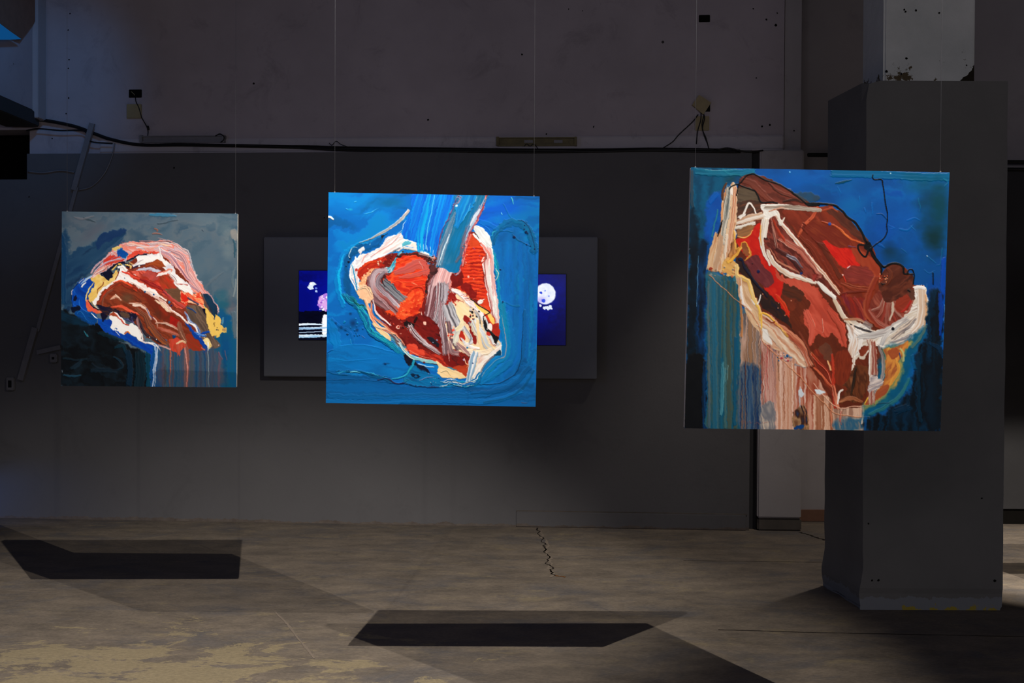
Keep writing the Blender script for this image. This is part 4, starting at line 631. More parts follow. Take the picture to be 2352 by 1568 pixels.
    # yellow shards, black line
    c.fill('1165,790 1185,860 1215,920 1225,980 1180,960 1130,880 1110,830',[(215,60,24),(190,44,20)],60); c.fill('1075,815 1110,825 1180,880 1165,900 1120,870',[(246,205,110),(243,196,96)],rough=2,soft=1); c.fill('1170,895 1195,890 1215,935 1225,975 1200,960 1180,930',[(246,205,110),(240,190,90)],rough=2,soft=1); c.fill('1135,830 1170,840 1180,870',[(225,70,30)])
    c.fill('1200,980 1245,960 1250,1040 1235,1060 1210,1040',[(180,40,20),(150,26,16)],rough=3); c.dot(1122,805,17,(238,228,222)); c.line('1130,800 1150,788',10,(238,228,222)); c.fill('1165,970 1195,965 1205,990 1200,1020 1180,1010',[(238,228,222)])
    c.stroke('1050,785 1100,825 1155,860 1186,885 1150,905 1140,920 1150,960',7,[BK],flat=True,wob=1); c.stroke('1150,950 1165,1000 1200,1035 1225,1080',26,[BK,(20,18,20)],taper=(.6,.9),wob=4); c.fill('1205,1045 1245,1060 1228,1100 1215,1085',[BK],rough=2)
    c.dot(1168,1000,4,(200,200,200)); c.fill('1165,1015 1190,1030 1180,1045 1160,1030',[(190,50,36)])
    # the two blue bands from above
    c.fill('655,50 950,55 930,110 880,230 840,350 825,470 790,490 760,455 695,440 690,390 640,380 575,340 575,300 600,230 640,160',[(0,96,205),(0,112,212),(0,84,196),(0,130,215),(0,100,205)],-75,rough=2,soft=1,sc=7,ln=300,con=1.8)
    c.stroke('760,60 730,200 700,330 700,440',56,[(0,140,205),(0,170,220),(0,110,205),(40,190,225)],taper=(.5,.9),sc=6,ln=420,al=.9); c.stroke('690,55 660,160 630,300',34,[(0,86,200),(0,120,210),(0,150,215)],taper=(.7,.4),ln=300,al=.8); c.stroke('860,60 830,200 790,360 770,480',46,[(0,104,210),(0,140,220),(20,160,225)],taper=(.8,.5),al=.8,ln=300); c.stroke('800,60 780,180 750,300 735,440',6,[(90,200,230)],al=.8)
    c.stroke('930,70 900,190 850,320 825,420',10,[(0,150,215)],al=.6)
    for x,y,a in ((700,425,455),(722,430,458),(745,440,468),(768,450,495),(790,470,500)): c.line([(x,y-25),(x-3,y+14)],6,(200,225,235),.8)
    c.line('575,300 580,270 600,235',5,(210,225,235),.9)
    c.fill('950,55 1172,60 1160,110 1110,190 1080,260 1040,350 1010,440 990,540 970,600 935,608 860,575 810,560 820,470 850,350 900,230 940,120',[(0,110,165),(0,98,140),(40,110,150),(0,104,160)],-68,rough=2,soft=1,sc=6,ln=260,con=1.7)
    c.stroke('1040,60 1000,160 960,260',120,[(0,110,190),(0,130,205),(0,100,180),(30,150,210),(0,96,176)],taper=(1,.3),al=.9,sc=5,ln=260); c.stroke('1130,150 1080,230 1030,330 1000,400',50,[(120,130,165),(190,200,215),(60,110,150),(140,120,150)],taper=(.9,.3),sc=4,al=.9); c.stroke('1115,165 1080,215 1055,270',24,[(225,225,232),(170,190,210)],taper=(.7,.3),dry=.1)
    c.stroke('940,200 900,310 860,420 830,540',60,[(90,110,140),(40,90,120),(140,150,170),(60,100,130),(170,150,160)],taper=(.3,.9),sc=4,al=.8,ln=300); c.line('900,340 860,450 825,555',9,(215,225,230)); c.line('880,400 850,500 840,560',5,(150,190,205)); c.stroke('1020,300 1000,400 985,480 960,520',46,[(90,90,110),(120,80,90),(0,90,130)],taper=(.2,.4),al=.7); c.fill('870,560 985,530 965,600 935,608',[(0,108,160),(0,100,150)],-70,soft=6,al=.7)
    c.line('1050,120 1035,170 1000,240',4,(120,200,230),.8); c.line('1100,75 1088,110',5,(150,200,230),.8)
    c.stroke('965,60 945,110 900,220 860,300 830,390 815,480 800,520',9,[(120,70,110),(60,60,120),(170,110,130)],dry=.25,al=.95,ln=30,wob=5); c.swirl('955,65 980,85 960,120 935,125',14,[(170,180,205),(110,90,130),(120,60,80)],8,.5,7); c.dot(957,139,9,(190,220,245)); c.line('845,330 830,380 822,420',5,(150,40,40),.8)
    c.stroke('1172,60 1150,130 1110,215 1085,270 1050,330 1015,430 1000,500 985,590 950,620',12,[(190,40,44),(150,50,60),(215,140,140),(120,40,50)],dry=.15,ln=30,wob=6); c.line('1155,90 1135,125 1110,170',6,(215,190,200),.9)
    c.speck(985,400,1030,560,26,[(200,70,60),(230,160,140),(140,30,26)],(2,5),17); c.line('935,608 950,625 990,590',5,(110,140,160),.8)
    c.fill('775,520 800,490 810,560 825,570 790,640 765,650 760,600',[(40,20,22),(90,40,40),(60,30,34)],rough=8,soft=1); c.stroke('690,470 740,485 785,505 800,500',14,[(232,222,216),(120,90,90),(200,160,150)],dry=.15); c.speck(740,490,810,560,26,[(120,30,24),(200,150,140),(40,20,22),(60,100,150)],(2,6),18); c.line('797,480 800,500 790,525',8,(225,120,100))
    c.line('1405,1510 1425,1512 1445,1508',5,(120,50,60),.8)
    return settle(c, 3.2)
def paint_large():
    W=(232,226,215); CR=(232,205,170); OC=(205,140,90); PL=(190,150,125); RD=(190,30,14); BR=(122,42,20); B2=(140,56,28); DB=(78,32,16); BK=(8,8,10); SA=(196,76,54); YL=(235,180,80)
    B1=(0,84,165); TL=(0,88,120); DT=(0,50,72); NV=(2,14,28)
    c=Canvas(580,[(68,35),(1543,63),(1494,1540),(30,1526)],B1)
    c.brushing([(0,70,140),(0,80,155),(0,90,165),(0,76,160)],35,50,160,1,warp=300)
    c.glaze(650,110,300,110,(0,88,175),.8); c.glaze(900,130,200,60,(0,80,140),.5)
    c.stroke('880,70 1100,75 1300,85 1535,90',44,[(0,92,130),(0,100,145),(0,90,140)],al=.8,ln=400); c.glaze(1400,120,170,70,(0,84,110),.8); c.glaze(1440,330,110,220,(0,56,78),.85); c.glaze(1490,260,60,160,(0,60,70),.8); c.glaze(1460,450,60,100,(2,44,50),.9); c.glaze(1200,510,50,50,(0,50,80),.9); c.glaze(1250,560,90,60,(0,56,90),.7)
    c.glaze(1180,390,110,110,(0,72,160),.7); c.glaze(1230,260,120,70,(0,78,160),.5); c.glaze(1300,330,90,70,(0,84,170),.7); c.glaze(1370,620,130,120,(0,74,140),.7); c.glaze(1470,760,70,120,(0,60,150),.8); c.stroke('1510,560 1505,720 1500,900 1490,1000',26,[(0,62,165),(0,70,180)],al=.8); c.glaze(980,250,100,50,(0,100,160),.4)
    c.stroke('900,125 940,118 980,110',18,[(0,60,80),(0,70,95)],taper=(.4,.3),al=.9); c.stroke('1130,305 1160,305 1185,330',8,[(0,60,110)],taper=(.4,.8),al=.8)
    for P,wd,cc in (('905,145 925,180',5,(30,130,190)),('1030,200 1030,225',6,(10,120,190)),('1060,270 1065,290',12,(20,110,190)),('1100,240 1105,300',14,(0,100,180)),('1300,340 1340,325 1370,335',12,(0,105,190)),('1260,385 1300,395 1330,370',14,(0,104,175)),('1320,370 1345,395',5,(50,140,200)),('1200,365 1230,380 1205,385',8,(10,105,190)),('1130,470 1165,490',20,(0,90,170)),('1270,500 1300,520',7,(20,100,140)),('1365,215 1375,260 1370,290',8,(10,110,150)),('1420,545 1440,560 1465,580',9,(20,110,160)),('1400,620 1430,640 1460,625',7,(30,110,160)),('1415,700 1412,740',8,(20,120,180)),('1500,500 1490,580 1470,590',8,(10,110,150)),('1510,100 1530,120 1515,140',12,(20,120,150))): c.stroke(P,wd,[cc],taper=(.6,.3),al=.45)
    c.stroke('1450,640 1452,700',10,[(0,30,60)],al=.9); c.dot(1415,541,4,(160,190,210)); c.dot(1207,72,4,(180,220,230)); c.dot(631,64,4,(120,200,240)); 
    # left column of colour
    c.fill('66,36 330,45 400,80 300,110 240,220 200,400 160,700 150,1000 160,1526 30,1526 50,800',[(2,70,100),(0,84,120),(0,64,96),(0,90,130)],88,soft=16,rough=10,sc=24,ln=200)
    c.stroke('100,60 250,70 420,60',36,[(0,90,120),(20,120,150),(0,80,110)],al=.8); c.line('150,48 200,52 330,50',5,(120,190,200),.6); c.stroke('250,45 300,75 380,80 430,60',10,[(30,130,150)],al=.5); c.glaze(310,110,60,40,(20,60,70),.7)
    c.fill('175,200 230,170 260,180 245,300 215,440 180,520 160,480 150,320',[(0,72,160),(0,84,175),(0,60,140)],95,soft=12,rough=8,sc=20); c.stroke('180,230 210,190',30,[(0,92,185)],al=.7)
    c.stroke('72,60 74,200 80,260',18,[(60,70,80),(40,60,76)],al=.8); c.stroke('225,280 205,360 190,430',9,[(30,120,140),(60,140,130)],al=.8)
    c.fill('60,290 100,310 120,480 110,700 95,1130 70,1526 30,1526 40,1100 55,600',[(4,10,16),(2,24,38),(4,8,12)],90,soft=10,rough=8,sc=18); c.glaze(75,380,40,130,(2,36,56),.8)
    c.fill('120,480 160,470 162,700 150,900 150,1140 155,1526 100,1526 95,1140 100,800',[(0,36,66),(0,24,44),(0,52,100),(2,14,26)],90,soft=7,sc=13,ln=300); c.fill('40,1140 150,1145 135,1526 30,1526',[(3,5,8),(5,7,10)],90,soft=5); c.stroke('150,1150 140,1350 150,1526',22,[(0,40,90),(0,60,110),(0,26,50)],al=.9)
    c.stroke('110,540 108,680 100,830',5,[(110,160,200)],taper=(.4,.3),al=.85); c.stroke('162,480 160,620 158,860',9,[(0,80,150),(0,50,120)],al=.8)
    # broad descending blue-grey band
    c.fill('162,640 250,650 345,660 350,800 358,1000 345,1200 345,1526 165,1526 165,1300 155,1000 158,800',[(30,92,118),(60,96,104),(20,84,110),(64,84,76),(0,78,110),(50,110,124)],90,soft=3,sc=13,ln=700,con=2.2)
    for x,wd,cc in ((170,16,(90,104,112)),(200,26,(30,100,130)),(235,20,(24,90,116)),(262,16,(70,110,110)),(285,26,(74,82,66)),(318,22,(70,84,74)),(338,12,(0,86,120))): c.stroke([(x,690),(x-4,900),(x,1200),(x+4,1520)],wd,[cc,tuple(int(v*.85) for v in cc)],taper=(.6,.9),al=.7,ln=500)
    c.stroke('250,1160 246,1280 240,1440',34,[(60,130,146),(110,170,176),(40,110,130),(80,150,160)],taper=(.3,.5),ln=400,al=.85); c.line('276,1165 276,1250',5,(130,185,190),.8); c.line('262,1180 262,1260',4,(120,175,180),.7); c.stroke('325,1010 320,1200 318,1500',18,[(0,70,110),(0,84,120)],al=.8); c.glaze(210,650,60,30,(80,120,130),.7)
    # lower vertical drips
    def drip(x0,x1,y0,y1,cols,sc=7,**k): c.fill([(x0,y0+8),(x0+(x1-x0)*.3,y0),(x1,y0+6),(x1+3,y1-150),(x1,y1),(x0,y1),(x0-3,y1-200)],cols,90,sc=sc,ln=500,con=1.9,soft=2,rough=3,smooth=False,**k)
    drip(350,470,840,1560,[(170,140,120),(130,96,72),(196,160,140),(90,84,84),(150,110,80)]); c.fill('345,1190 400,1160 465,1200 468,1526 345,1526',[(30,60,96),(60,90,120),(90,96,100),(10,44,90),(110,90,80)],90,soft=10,sc=7,ln=500,con=2.2)
    drip(470,556,960,1560,[(170,120,105),(206,160,145),(140,70,56),(215,180,165),(120,90,84)]); c.fill('470,1400 540,1380 550,1526 465,1526',[(170,160,150),(110,110,116),(200,180,160)],80,soft=4,sc=6,ln=60)
    drip(556,665,1060,1560,[(214,170,145),(190,130,100),(226,190,170),(160,96,70)]); drip(665,770,1130,1560,[(206,150,125),(150,60,36),(225,196,180),(170,100,76)]); c.fill('660,1420 720,1400 740,1526 655,1526',[(110,70,44),(170,130,90),(60,30,20),(40,50,80)],75,soft=3,sc=7,ln=60); c.fill('660,1515 700,1495 705,1530 655,1530',[(10,60,120)])
    drip(770,880,1270,1560,[(200,150,120),(224,186,160),(170,110,80),(150,90,60)]); drip(880,1060,1390,1560,[(196,150,125),(214,176,150),(150,110,90),(170,120,96)],sc=6)
    c.fill('900,1470 1000,1460 1075,1470 1070,1530 890,1530',[(90,120,130),(40,90,120),(150,130,116)],80,soft=10,sc=7,ln=50); c.stroke('1050,1390 1052,1450 1040,1500',9,[(220,200,180)],dry=.2)
    c.fill('735,1170 800,1220 880,1310 880,1330 760,1330 735,1250',[(190,130,104),(150,60,36),(210,160,135)],80,soft=2,rough=4,sc=7)
    for x,y0,y1,cc,wd in ((505,1040,1300,(180,60,56),7),(495,1100,1380,(214,120,110),6),(540,1000,1200,(110,120,130),6),(570,1060,1250,(120,84,60),9),(648,1150,1330,(235,205,180),9),(660,1320,1480,(190,120,96),9),(690,1290,1400,(190,205,215),14),(720,1380,1520,(150,90,60),8),(870,1390,1520,(225,130,95),11),(815,1400,1520,(232,196,170),8),(460,1000,1300,(130,80,50),6),(380,1140,1330,(110,60,40),8),(600,1200,1480,(150,84,56),9),(925,1430,1500,(190,90,76),12)): c.stroke([(x,y0),(x-3,(y0+y1)/2),(x+2,y1)],wd,[cc],taper=(.5,.3),al=.75,wob=3)
    c.fill('355,845 380,835 420,838 410,850 370,862',[(60,96,120),(100,110,110)],rough=6); c.speck(565,1090,640,1140,22,[(20,80,130),(170,60,70),(200,160,150),(110,130,150)],(3,8),4); c.stroke('485,1010 510,1005 530,1030 545,1080',9,[(80,100,120),(140,80,80)],al=.8,dry=.2); c.fill('660,1150 720,1150 740,1170 710,1180 670,1165',[(130,116,116),(190,170,160)],rough=7)
    c.fill('335,160 440,100 640,170 800,260 900,280 1060,440 1160,640 1280,600 1340,700 1400,720 1410,920 1300,1040 1180,1080 1180,1250 1060,1390 930,1400 870,1370 740,1160 560,960 440,830 350,740 330,600 330,400',[(110,40,20),(92,36,18),(128,50,28)],50,rough=3)
    c.fill('330,640 420,720 480,860 560,960 640,1060 560,1080 470,1000 380,860 345,760',[(206,160,120),(225,190,150),(180,130,90)],60,rough=3)
    # upper dark-brown crest
    c.fill('360,90 430,75 520,100 620,155 700,215 740,250 700,265 560,245 480,240 440,250 330,290 335,190 340,150',[(100,46,34),(120,54,40),(80,34,24),(130,56,40)],28,rough=4,sc=12,ln=120)
    c.fill('335,160 400,150 445,175 470,230 430,250 400,270 340,300 330,330 325,250',[(84,70,52),(96,80,62),(70,58,46)],10,rough=4,soft=2); c.fill('330,250 400,225 470,225 480,250 440,300 350,330 335,380 325,320',[(110,60,40),(60,44,34),(130,70,44)],-20,rough=5,soft=2); c.stroke('520,130 560,170 640,200 680,220',26,[(130,60,44),(96,44,32),(60,40,34)],taper=(.4,.4)); c.stroke('370,110 420,130 480,190 520,225',50,[(104,50,38),(124,58,42)],taper=(.6,.5)); c.fill('690,175 760,185 800,205 790,225 720,225 660,190',[(40,70,90),(50,64,74)],soft=4,al=.8); c.stroke('600,230 660,220 700,235',20,[(60,34,26)],taper=(.4,.4)); c.stroke('555,130 600,150 640,160',5,[(190,110,90)],al=.7)
    # brown back plane: right body
    c.fill('590,275 680,265 800,260 870,255 920,300 990,360 1040,420 1085,470 1130,560 1155,620 1180,680 1250,700 1330,700 1340,800 1280,900 1200,950 1100,930 1060,915 980,880 900,760 860,640 760,520 690,440 640,360',[BR,(132,46,22),(110,36,18),(146,54,30)],48,rough=4,sc=16,ln=200,soft=1)
    c.fill('860,265 900,275 990,350 1060,430 1080,460 1050,465 1000,430 930,370 870,310 840,280',[(78,36,24),(92,44,28),(70,34,24)],42,rough=3); c.stroke('790,270 760,320 710,370 680,430',22,[(170,66,38),(200,90,56),(140,50,28)],dry=.15,taper=(.8,.5),ln=30); c.stroke('810,285 870,270 900,290',14,[(170,70,40),(130,50,28)],taper=(.5,.4)); c.line('700,370 710,350 700,410',5,(220,120,90),.8)
    c.stroke('720,380 800,450 880,520',60,[(110,36,18),(90,28,16),(126,44,24)],taper=(.5,.5)); c.fill('720,370 800,340 900,390 970,440 965,490 900,500 830,470 760,440',[(124,44,22),(112,34,18),(136,54,26)],35,rough=4,soft=2)
    c.stroke('820,345 900,380 960,430 1020,460 1050,468',15,[(200,80,36),(225,120,60),(160,60,30)],taper=(.5,.4)); c.dot(857,359,9,(40,70,150)); c.line('965,487 1010,490',5,(90,70,130),.9)
    c.fill('820,450 900,490 980,500 1020,540 1030,600 990,620 940,610 890,560 850,500',[(190,18,12),(214,36,20),(170,14,10)],50,rough=3,soft=2); c.fill('985,500 1060,520 1130,580 1150,640 1120,660 1050,600 1010,560',[(146,50,26),(160,62,34)],60,rough=4,soft=3); c.fill('940,620 1000,600 1070,600 1110,660 1070,710 1000,700 950,670',[(140,50,42),(120,42,34),(156,60,46)],15,rough=5,soft=3)
    c.line('960,610 978,598',7,(240,220,220)); c.line('932,645 945,670 955,690',7,(220,50,36)); c.dot(935,648,5,(240,200,190)); c.stroke('930,700 1000,730 1080,735 1110,700',22,[(110,34,18),(150,64,36),(90,28,16)],taper=(.4,.5)); c.stroke('920,760 1000,745 1080,740',20,[(120,40,22),(90,28,14)],taper=(.4,.4)); c.line('950,690 1010,715 1080,715',5,(190,110,76),.7)
    c.stroke('700,440 760,500 830,620 900,720',50,[(128,50,26),(112,36,18),(96,44,24)],taper=(.5,.6),ln=300); c.stroke('800,470 860,560 920,660',24,[(80,30,18),(100,44,24)],al=.8)
    c.fill('920,760 1000,770 1080,780 1100,860 1060,915 1000,880 950,820',[(150,36,22),(120,34,24),(110,30,44),(170,60,34)],70,rough=5,soft=2); c.stroke('1000,780 1030,820 1060,900',18,[(180,80,50),(120,30,30)],dry=.2); c.stroke('1120,670 1080,760 1070,860 1120,920 1190,955',44,[(160,60,36),(130,44,26),(170,80,50)],taper=(.7,.7),sc=6)
    # mushroom-brown lobe with fan
    c.fill('1100,780 1160,720 1200,800 1280,760 1330,740 1335,820 1290,900 1200,950 1120,920 1090,860',[(140,60,44),(110,40,28),(160,80,60)],60,rough=4); 
    for i,(x,y) in enumerate(((1100,850),(1125,890),(1150,920),(1180,940),(1210,945),(1245,930),(1280,895),(1305,860))): c.stroke([(1200-(4-i)*9,790),((1200+x)/2-4,(790+y)/2+10),(x,y)],22,[[(120,60,50),(150,80,66),(170,130,115)],[(110,50,40),(140,60,46),(196,170,150)],[(150,56,44),(130,44,30),(120,90,80)]][i%3],taper=(.6,.6),sc=4)
    c.stroke('1090,850 1130,910 1190,945 1250,930 1310,860 1335,800',28,[(140,64,52),(170,100,84),(120,50,38)],taper=(.6,.6)); c.stroke('1215,800 1220,850 1205,900',20,[(220,200,180),(170,150,130)],taper=(.5,.5)); c.fill('1230,790 1290,760 1320,790 1280,860 1240,850',[(130,44,26),(150,50,30)],-30,rough=5,soft=2); c.stroke('1270,860 1310,820 1330,780',14,[(190,20,14),(160,40,26)],al=.8)
    c.fill('1160,640 1180,600 1230,580 1270,600 1290,650 1330,650 1340,700 1310,740 1280,770 1220,800 1175,800 1150,750 1140,700 1170,670',[(84,36,22),(74,30,18),(104,48,30),(60,26,18)],-30,rough=4,sc=14,soft=1); c.stroke('1180,600 1210,640 1190,690 1170,700',30,[(110,50,30),(84,38,24)],taper=(.4,.4),al=.8); c.speck(1140,640,1190,700,20,[(200,80,40),(20,12,10),(160,60,30),(220,140,100)],(2,6),7); c.fill('1300,720 1330,730 1350,750 1330,790 1310,770',[(100,60,44),(80,44,32)])
    # lower-left big body
    c.fill('330,440 400,400 470,360 520,330 600,480 700,600 800,720 900,840 960,940 980,1050 1010,1180 1080,1170 1085,1270 1040,1390 900,1400 880,1300 800,1230 740,1150 740,1090 690,1010 600,930 520,870 460,820 420,740 360,620 330,560',[(104,40,18),(90,34,16),(120,46,22)],55,rough=4,sc=18,soft=1,ln=160)
    c.fill('330,450 380,420 440,370 470,360 470,440 500,540 560,620 600,690 580,790 640,860 625,895 560,830 500,750 450,640 400,560 350,500',[(206,30,14),(190,22,12),(220,48,24)],60,rough=3,sc=16,soft=1)
    c.fill('380,560 410,535 450,545 480,590 520,640 545,680 500,720 460,690 420,650 385,600',[(112,44,46),(100,38,42),(124,54,54)],50,rough=5,soft=1); c.fill('325,570 350,550 385,600 430,680 500,740 600,850 690,980 730,1060 640,950 540,880 470,820 440,770 400,700 350,640',[(66,32,22),(40,24,22),(54,30,20),(30,24,34)],52,rough=4,sc=12); c.stroke('360,560 375,610 420,670 480,740 500,770',20,[(14,18,44),(30,26,40)],taper=(.6,.4)); c.dot(353,560,12,(14,22,52)); c.dot(452,627,9,(16,24,70)); c.dot(421,583,4,(50,20,26)); c.fill('600,700 640,690 700,710 740,760 735,830 690,800 590,760',[(70,36,22),(80,38,22),(90,40,20)],20,soft=3)
    c.speck(470,740,660,910,9,[(230,150,120)],(2,4),6); c.stroke('560,770 600,820 625,870',30,[(200,40,16),(230,70,30),(160,20,10)],taper=(.5,.3),al=.9)
    c.fill('690,790 740,760 735,850 690,900 740,1010 800,1050 880,1110 880,1200 800,1150 740,1090 690,1010 630,900',[(106,42,18),(92,34,16)],60,soft=3)
    # salmon drip
    c.fill('545,610 600,650 720,680 790,720 840,800 900,860 950,950 960,1030 940,1060 900,1000 870,980 840,1010 800,990 770,1030 740,1055 745,990 720,930 715,880 735,850 740,790 690,730 600,690 560,660',[(190,74,54),(204,84,62),(180,64,44),(170,66,50)],55,rough=7,sc=9,ln=120,soft=1); c.stroke('730,870 760,940 750,1030',50,[(204,84,62),(214,96,74),(186,70,52)],taper=(.7,.4)); c.stroke('860,850 920,940 950,1050',44,[(200,80,60),(160,60,40)],taper=(.5,.3),dry=.15); c.line('818,900 825,960 822,980',6,(222,150,130)); c.line('760,900 775,940',5,(220,140,116),.8)
    # white fat lines
    c.fill('465,260 490,245 520,260 560,290 600,330 650,400 720,490 780,570 840,640 905,745 900,760 930,820 960,870 940,880 900,820 870,780 820,740 780,700 700,660 630,650 560,590 500,560 475,500 465,430 480,350 500,300',[(100,40,30),(84,30,22),(140,60,46),(60,28,22)],52,rough=3,sc=8)
    c.stroke('490,300 480,380 470,450 485,520 515,580',34,[(238,232,222),(225,215,200),(200,180,160),(242,238,230)],taper=(.7,.4),sc=5); c.stroke('510,300 500,380 490,430',22,[(240,234,224),(225,210,190)]); c.stroke('510,520 550,590 620,640 700,665 770,690',42,[(240,236,226),(230,224,212),(214,180,150),(240,236,228)],taper=(.5,.4),sc=5)
    c.stroke('545,300 600,370 680,470 760,570 840,660 905,745',34,[(236,228,214),(222,196,166),(206,140,104),(242,236,226),(230,210,186)],taper=(.5,.5),sc=5,ln=400); c.stroke('600,330 580,360 565,300 520,275',24,[(240,236,226),(225,215,200)],taper=(.3,.7)); c.stroke('595,450 640,480 700,520 750,580 800,650',50,[(236,226,214),(190,110,90),(150,60,46),(225,200,180),(120,50,40)],taper=(.6,.3),sc=5,ln=260)
    c.stroke('525,330 545,420 560,500',26,[(120,40,28),(200,140,120),(90,34,26),(226,206,190)],taper=(.3,.6)); c.stroke('540,340 570,400 600,450',22,[(190,60,30),(130,40,24)],taper=(.4,.5)); c.stroke('520,500 570,570 640,610 720,660',16,[(130,60,40),(200,130,100),(90,40,30)],taper=(.4,.4)); c.stroke('560,500 640,560 700,630',22,[(90,36,30),(60,28,26),(130,60,50)]); c.stroke('620,540 660,560 700,600',22,[(220,216,224),(90,80,90),(190,180,190)],taper=(.7,.3)); c.dot(697,638,9,(20,40,100)); c.fill('760,650 800,645 805,665 775,690',[(170,60,50),(110,30,24),(210,140,120)],rough=6)
    c.fill('465,255 480,245 505,250 540,280 560,300 500,330 485,300',[(242,238,230),(232,226,214)],60,rough=4,soft=1); c.stroke('500,260 600,262 700,270 800,280',34,[(230,222,208),(190,180,166),(140,120,104),(225,214,198),(170,160,148)],taper=(.8,.6),sc=5,ln=300); c.stroke('480,250 560,250 620,250',14,[(240,236,226)],taper=(.6,.3)); c.stroke('520,285 580,270 620,275',12,[(190,100,60),(240,234,224)],taper=(.5,.3))
    c.stroke('470,310 400,330 330,350 300,370',46,[(225,210,190),(190,130,90),(238,232,220),(206,170,140),(170,110,76)],taper=(.8,.4),sc=5,ln=300); c.stroke('430,355 370,370 310,385',26,[(236,230,220),(190,180,160),(225,215,196)],taper=(.7,.5),sc=5); c.stroke('350,325 370,300 395,250 410,245 430,270 440,295',12,[(238,232,222)],taper=(1,.6)); c.stroke('345,318 375,305',18,[(238,232,222)])
    c.fill('325,400 370,375 420,370 430,385 390,420 345,440',[(120,76,44),(140,96,60),(170,110,60)],-20,rough=5); c.stroke('335,430 370,438 400,420 420,395',9,[(235,190,110),(225,160,80)],taper=(.5,.5))
    # orange/ochre squiggle
    c.stroke('470,370 465,430 468,480',10,[(230,150,60),(240,180,90)],taper=(.5,.3))
    # upper-left ochre/grey column
    c.fill('250,180 290,150 310,120 330,160 330,330 325,400 320,520 280,560 270,620 175,625 172,560 190,470 230,420 240,340 245,250',[(214,160,115),(232,205,170),(190,130,90),(225,185,145)],98,rough=4,sc=9,ln=260,soft=1)
    c.stroke('270,130 250,170 250,215',20,[(100,60,40),(80,50,34)],taper=(.6,.6)); c.stroke('285,165 275,260 262,360 250,460',46,[(200,190,170),(120,124,116),(228,215,195),(90,96,94),(236,226,208)],taper=(.6,.5),sc=5,ln=420); c.stroke('320,160 315,260 300,400 285,500',34,[(215,150,110),(232,196,160),(190,110,76),(238,214,186)],taper=(.6,.5),sc=5,ln=420); c.stroke('300,150 300,190',14,[(236,226,214)]); c.stroke('250,240 245,340 235,420',16,[(214,140,86),(235,190,140)],taper=(.6,.4))
    c.stroke('215,420 190,510 178,600',40,[(196,130,84),(225,190,150),(206,160,116),(238,222,200)],taper=(.5,.8),sc=5); c.stroke('240,440 225,520 210,610',40,[(225,195,160),(190,150,116),(236,222,200)],taper=(.6,.8),sc=5); c.stroke('275,430 265,500 262,560',24,[(238,230,216),(220,196,170)],taper=(.6,.3)); c.fill('245,340 250,345 235,410 222,430 232,380',[(10,10,14)],rough=1)
    c.fill('300,470 325,450 330,500 310,560 290,580 275,560',[(150,90,40),(206,140,80),(90,50,24)],100,rough=6); c.fill('255,560 290,560 330,590 335,640 290,650 250,620',[(230,180,96),(214,160,90),(238,196,120)],20,rough=8,soft=2); c.stroke('300,570 330,530 350,500 370,470 390,480 405,530 385,560',22,[(235,170,60),(190,110,30),(245,190,90),(150,70,30)],taper=(.7,.4),ln=40,wob=6); c.stroke('340,500 330,530 300,560 280,575',16,[(240,160,40),(245,190,80),(170,90,30)],ln=40,wob=6); c.fill('360,480 385,475 400,520 390,540 370,520',[(130,70,36),(160,90,50)],rough=6); c.stroke('315,400 320,440 325,500',12,[(235,180,80)],taper=(.4,.6)); c.speck(170,600,330,660,26,[(150,120,100),(214,170,110),(120,130,130),(190,110,70)],(3,8),5); c.dot(180,612,9,(160,60,36))
    # yellow outline running down
    c.stroke('330,600 335,650 370,670 400,690 415,740 430,790 450,830 465,860',30,[(238,205,130),(240,190,90),(245,215,150),(206,160,90)],taper=(.6,.4),sc=6); c.stroke('345,680 350,740 365,800 400,845',40,[(226,190,156),(236,224,208),(190,130,90),(238,214,180)],taper=(.5,.5),sc=5); c.stroke('350,720 360,790 375,830',16,[(238,232,226)],taper=(.6,.5)); c.stroke('415,790 430,815 450,812 465,765',10,[(240,234,224)],taper=(.5,.6)); c.stroke('440,820 460,850 465,910 470,960',14,[(240,200,90),(235,180,60)],taper=(.6,.4)); c.stroke('350,790 355,860 362,930 360,1000',12,[(200,130,70),(170,100,50)],al=.8)
    c.fill('468,870 540,890 600,950 680,1010 740,1090 750,1160 700,1170 640,1110 560,1070 480,1020',[(226,190,160),(200,140,106),(236,216,190),(180,110,80)],42,rough=4,sc=8,ln=200); c.stroke('560,930 640,990 720,1080 750,1150',56,[(190,100,70),(214,140,106),(160,70,46),(225,176,150)],taper=(.4,.8),sc=6,ln=300); c.stroke('470,940 520,980 580,1060',44,[(232,206,176),(206,170,140),(240,226,206)],taper=(.8,.4),sc=5); c.fill('475,960 500,965 520,1010 530,1050 480,1010',[(236,230,220)],rough=3)
    c.stroke('470,960 472,900 478,865 510,880 545,910 560,930',12,[(245,205,90),(240,180,60)],taper=(.6,.6)); c.stroke('560,930 590,960 620,1000',12,[(150,80,30),(235,180,80)],ln=30); c.stroke('500,900 530,920 550,915',8,[(140,60,30)]); c.swirl('555,925 580,955 610,985',16,[(235,190,110),(160,80,40),(225,150,80)],6,.5,3)
    c.stroke('690,980 730,1060 760,1130 820,1220 880,1300',22,[(90,40,26),(140,60,36),(60,28,20)],taper=(.4,.5))
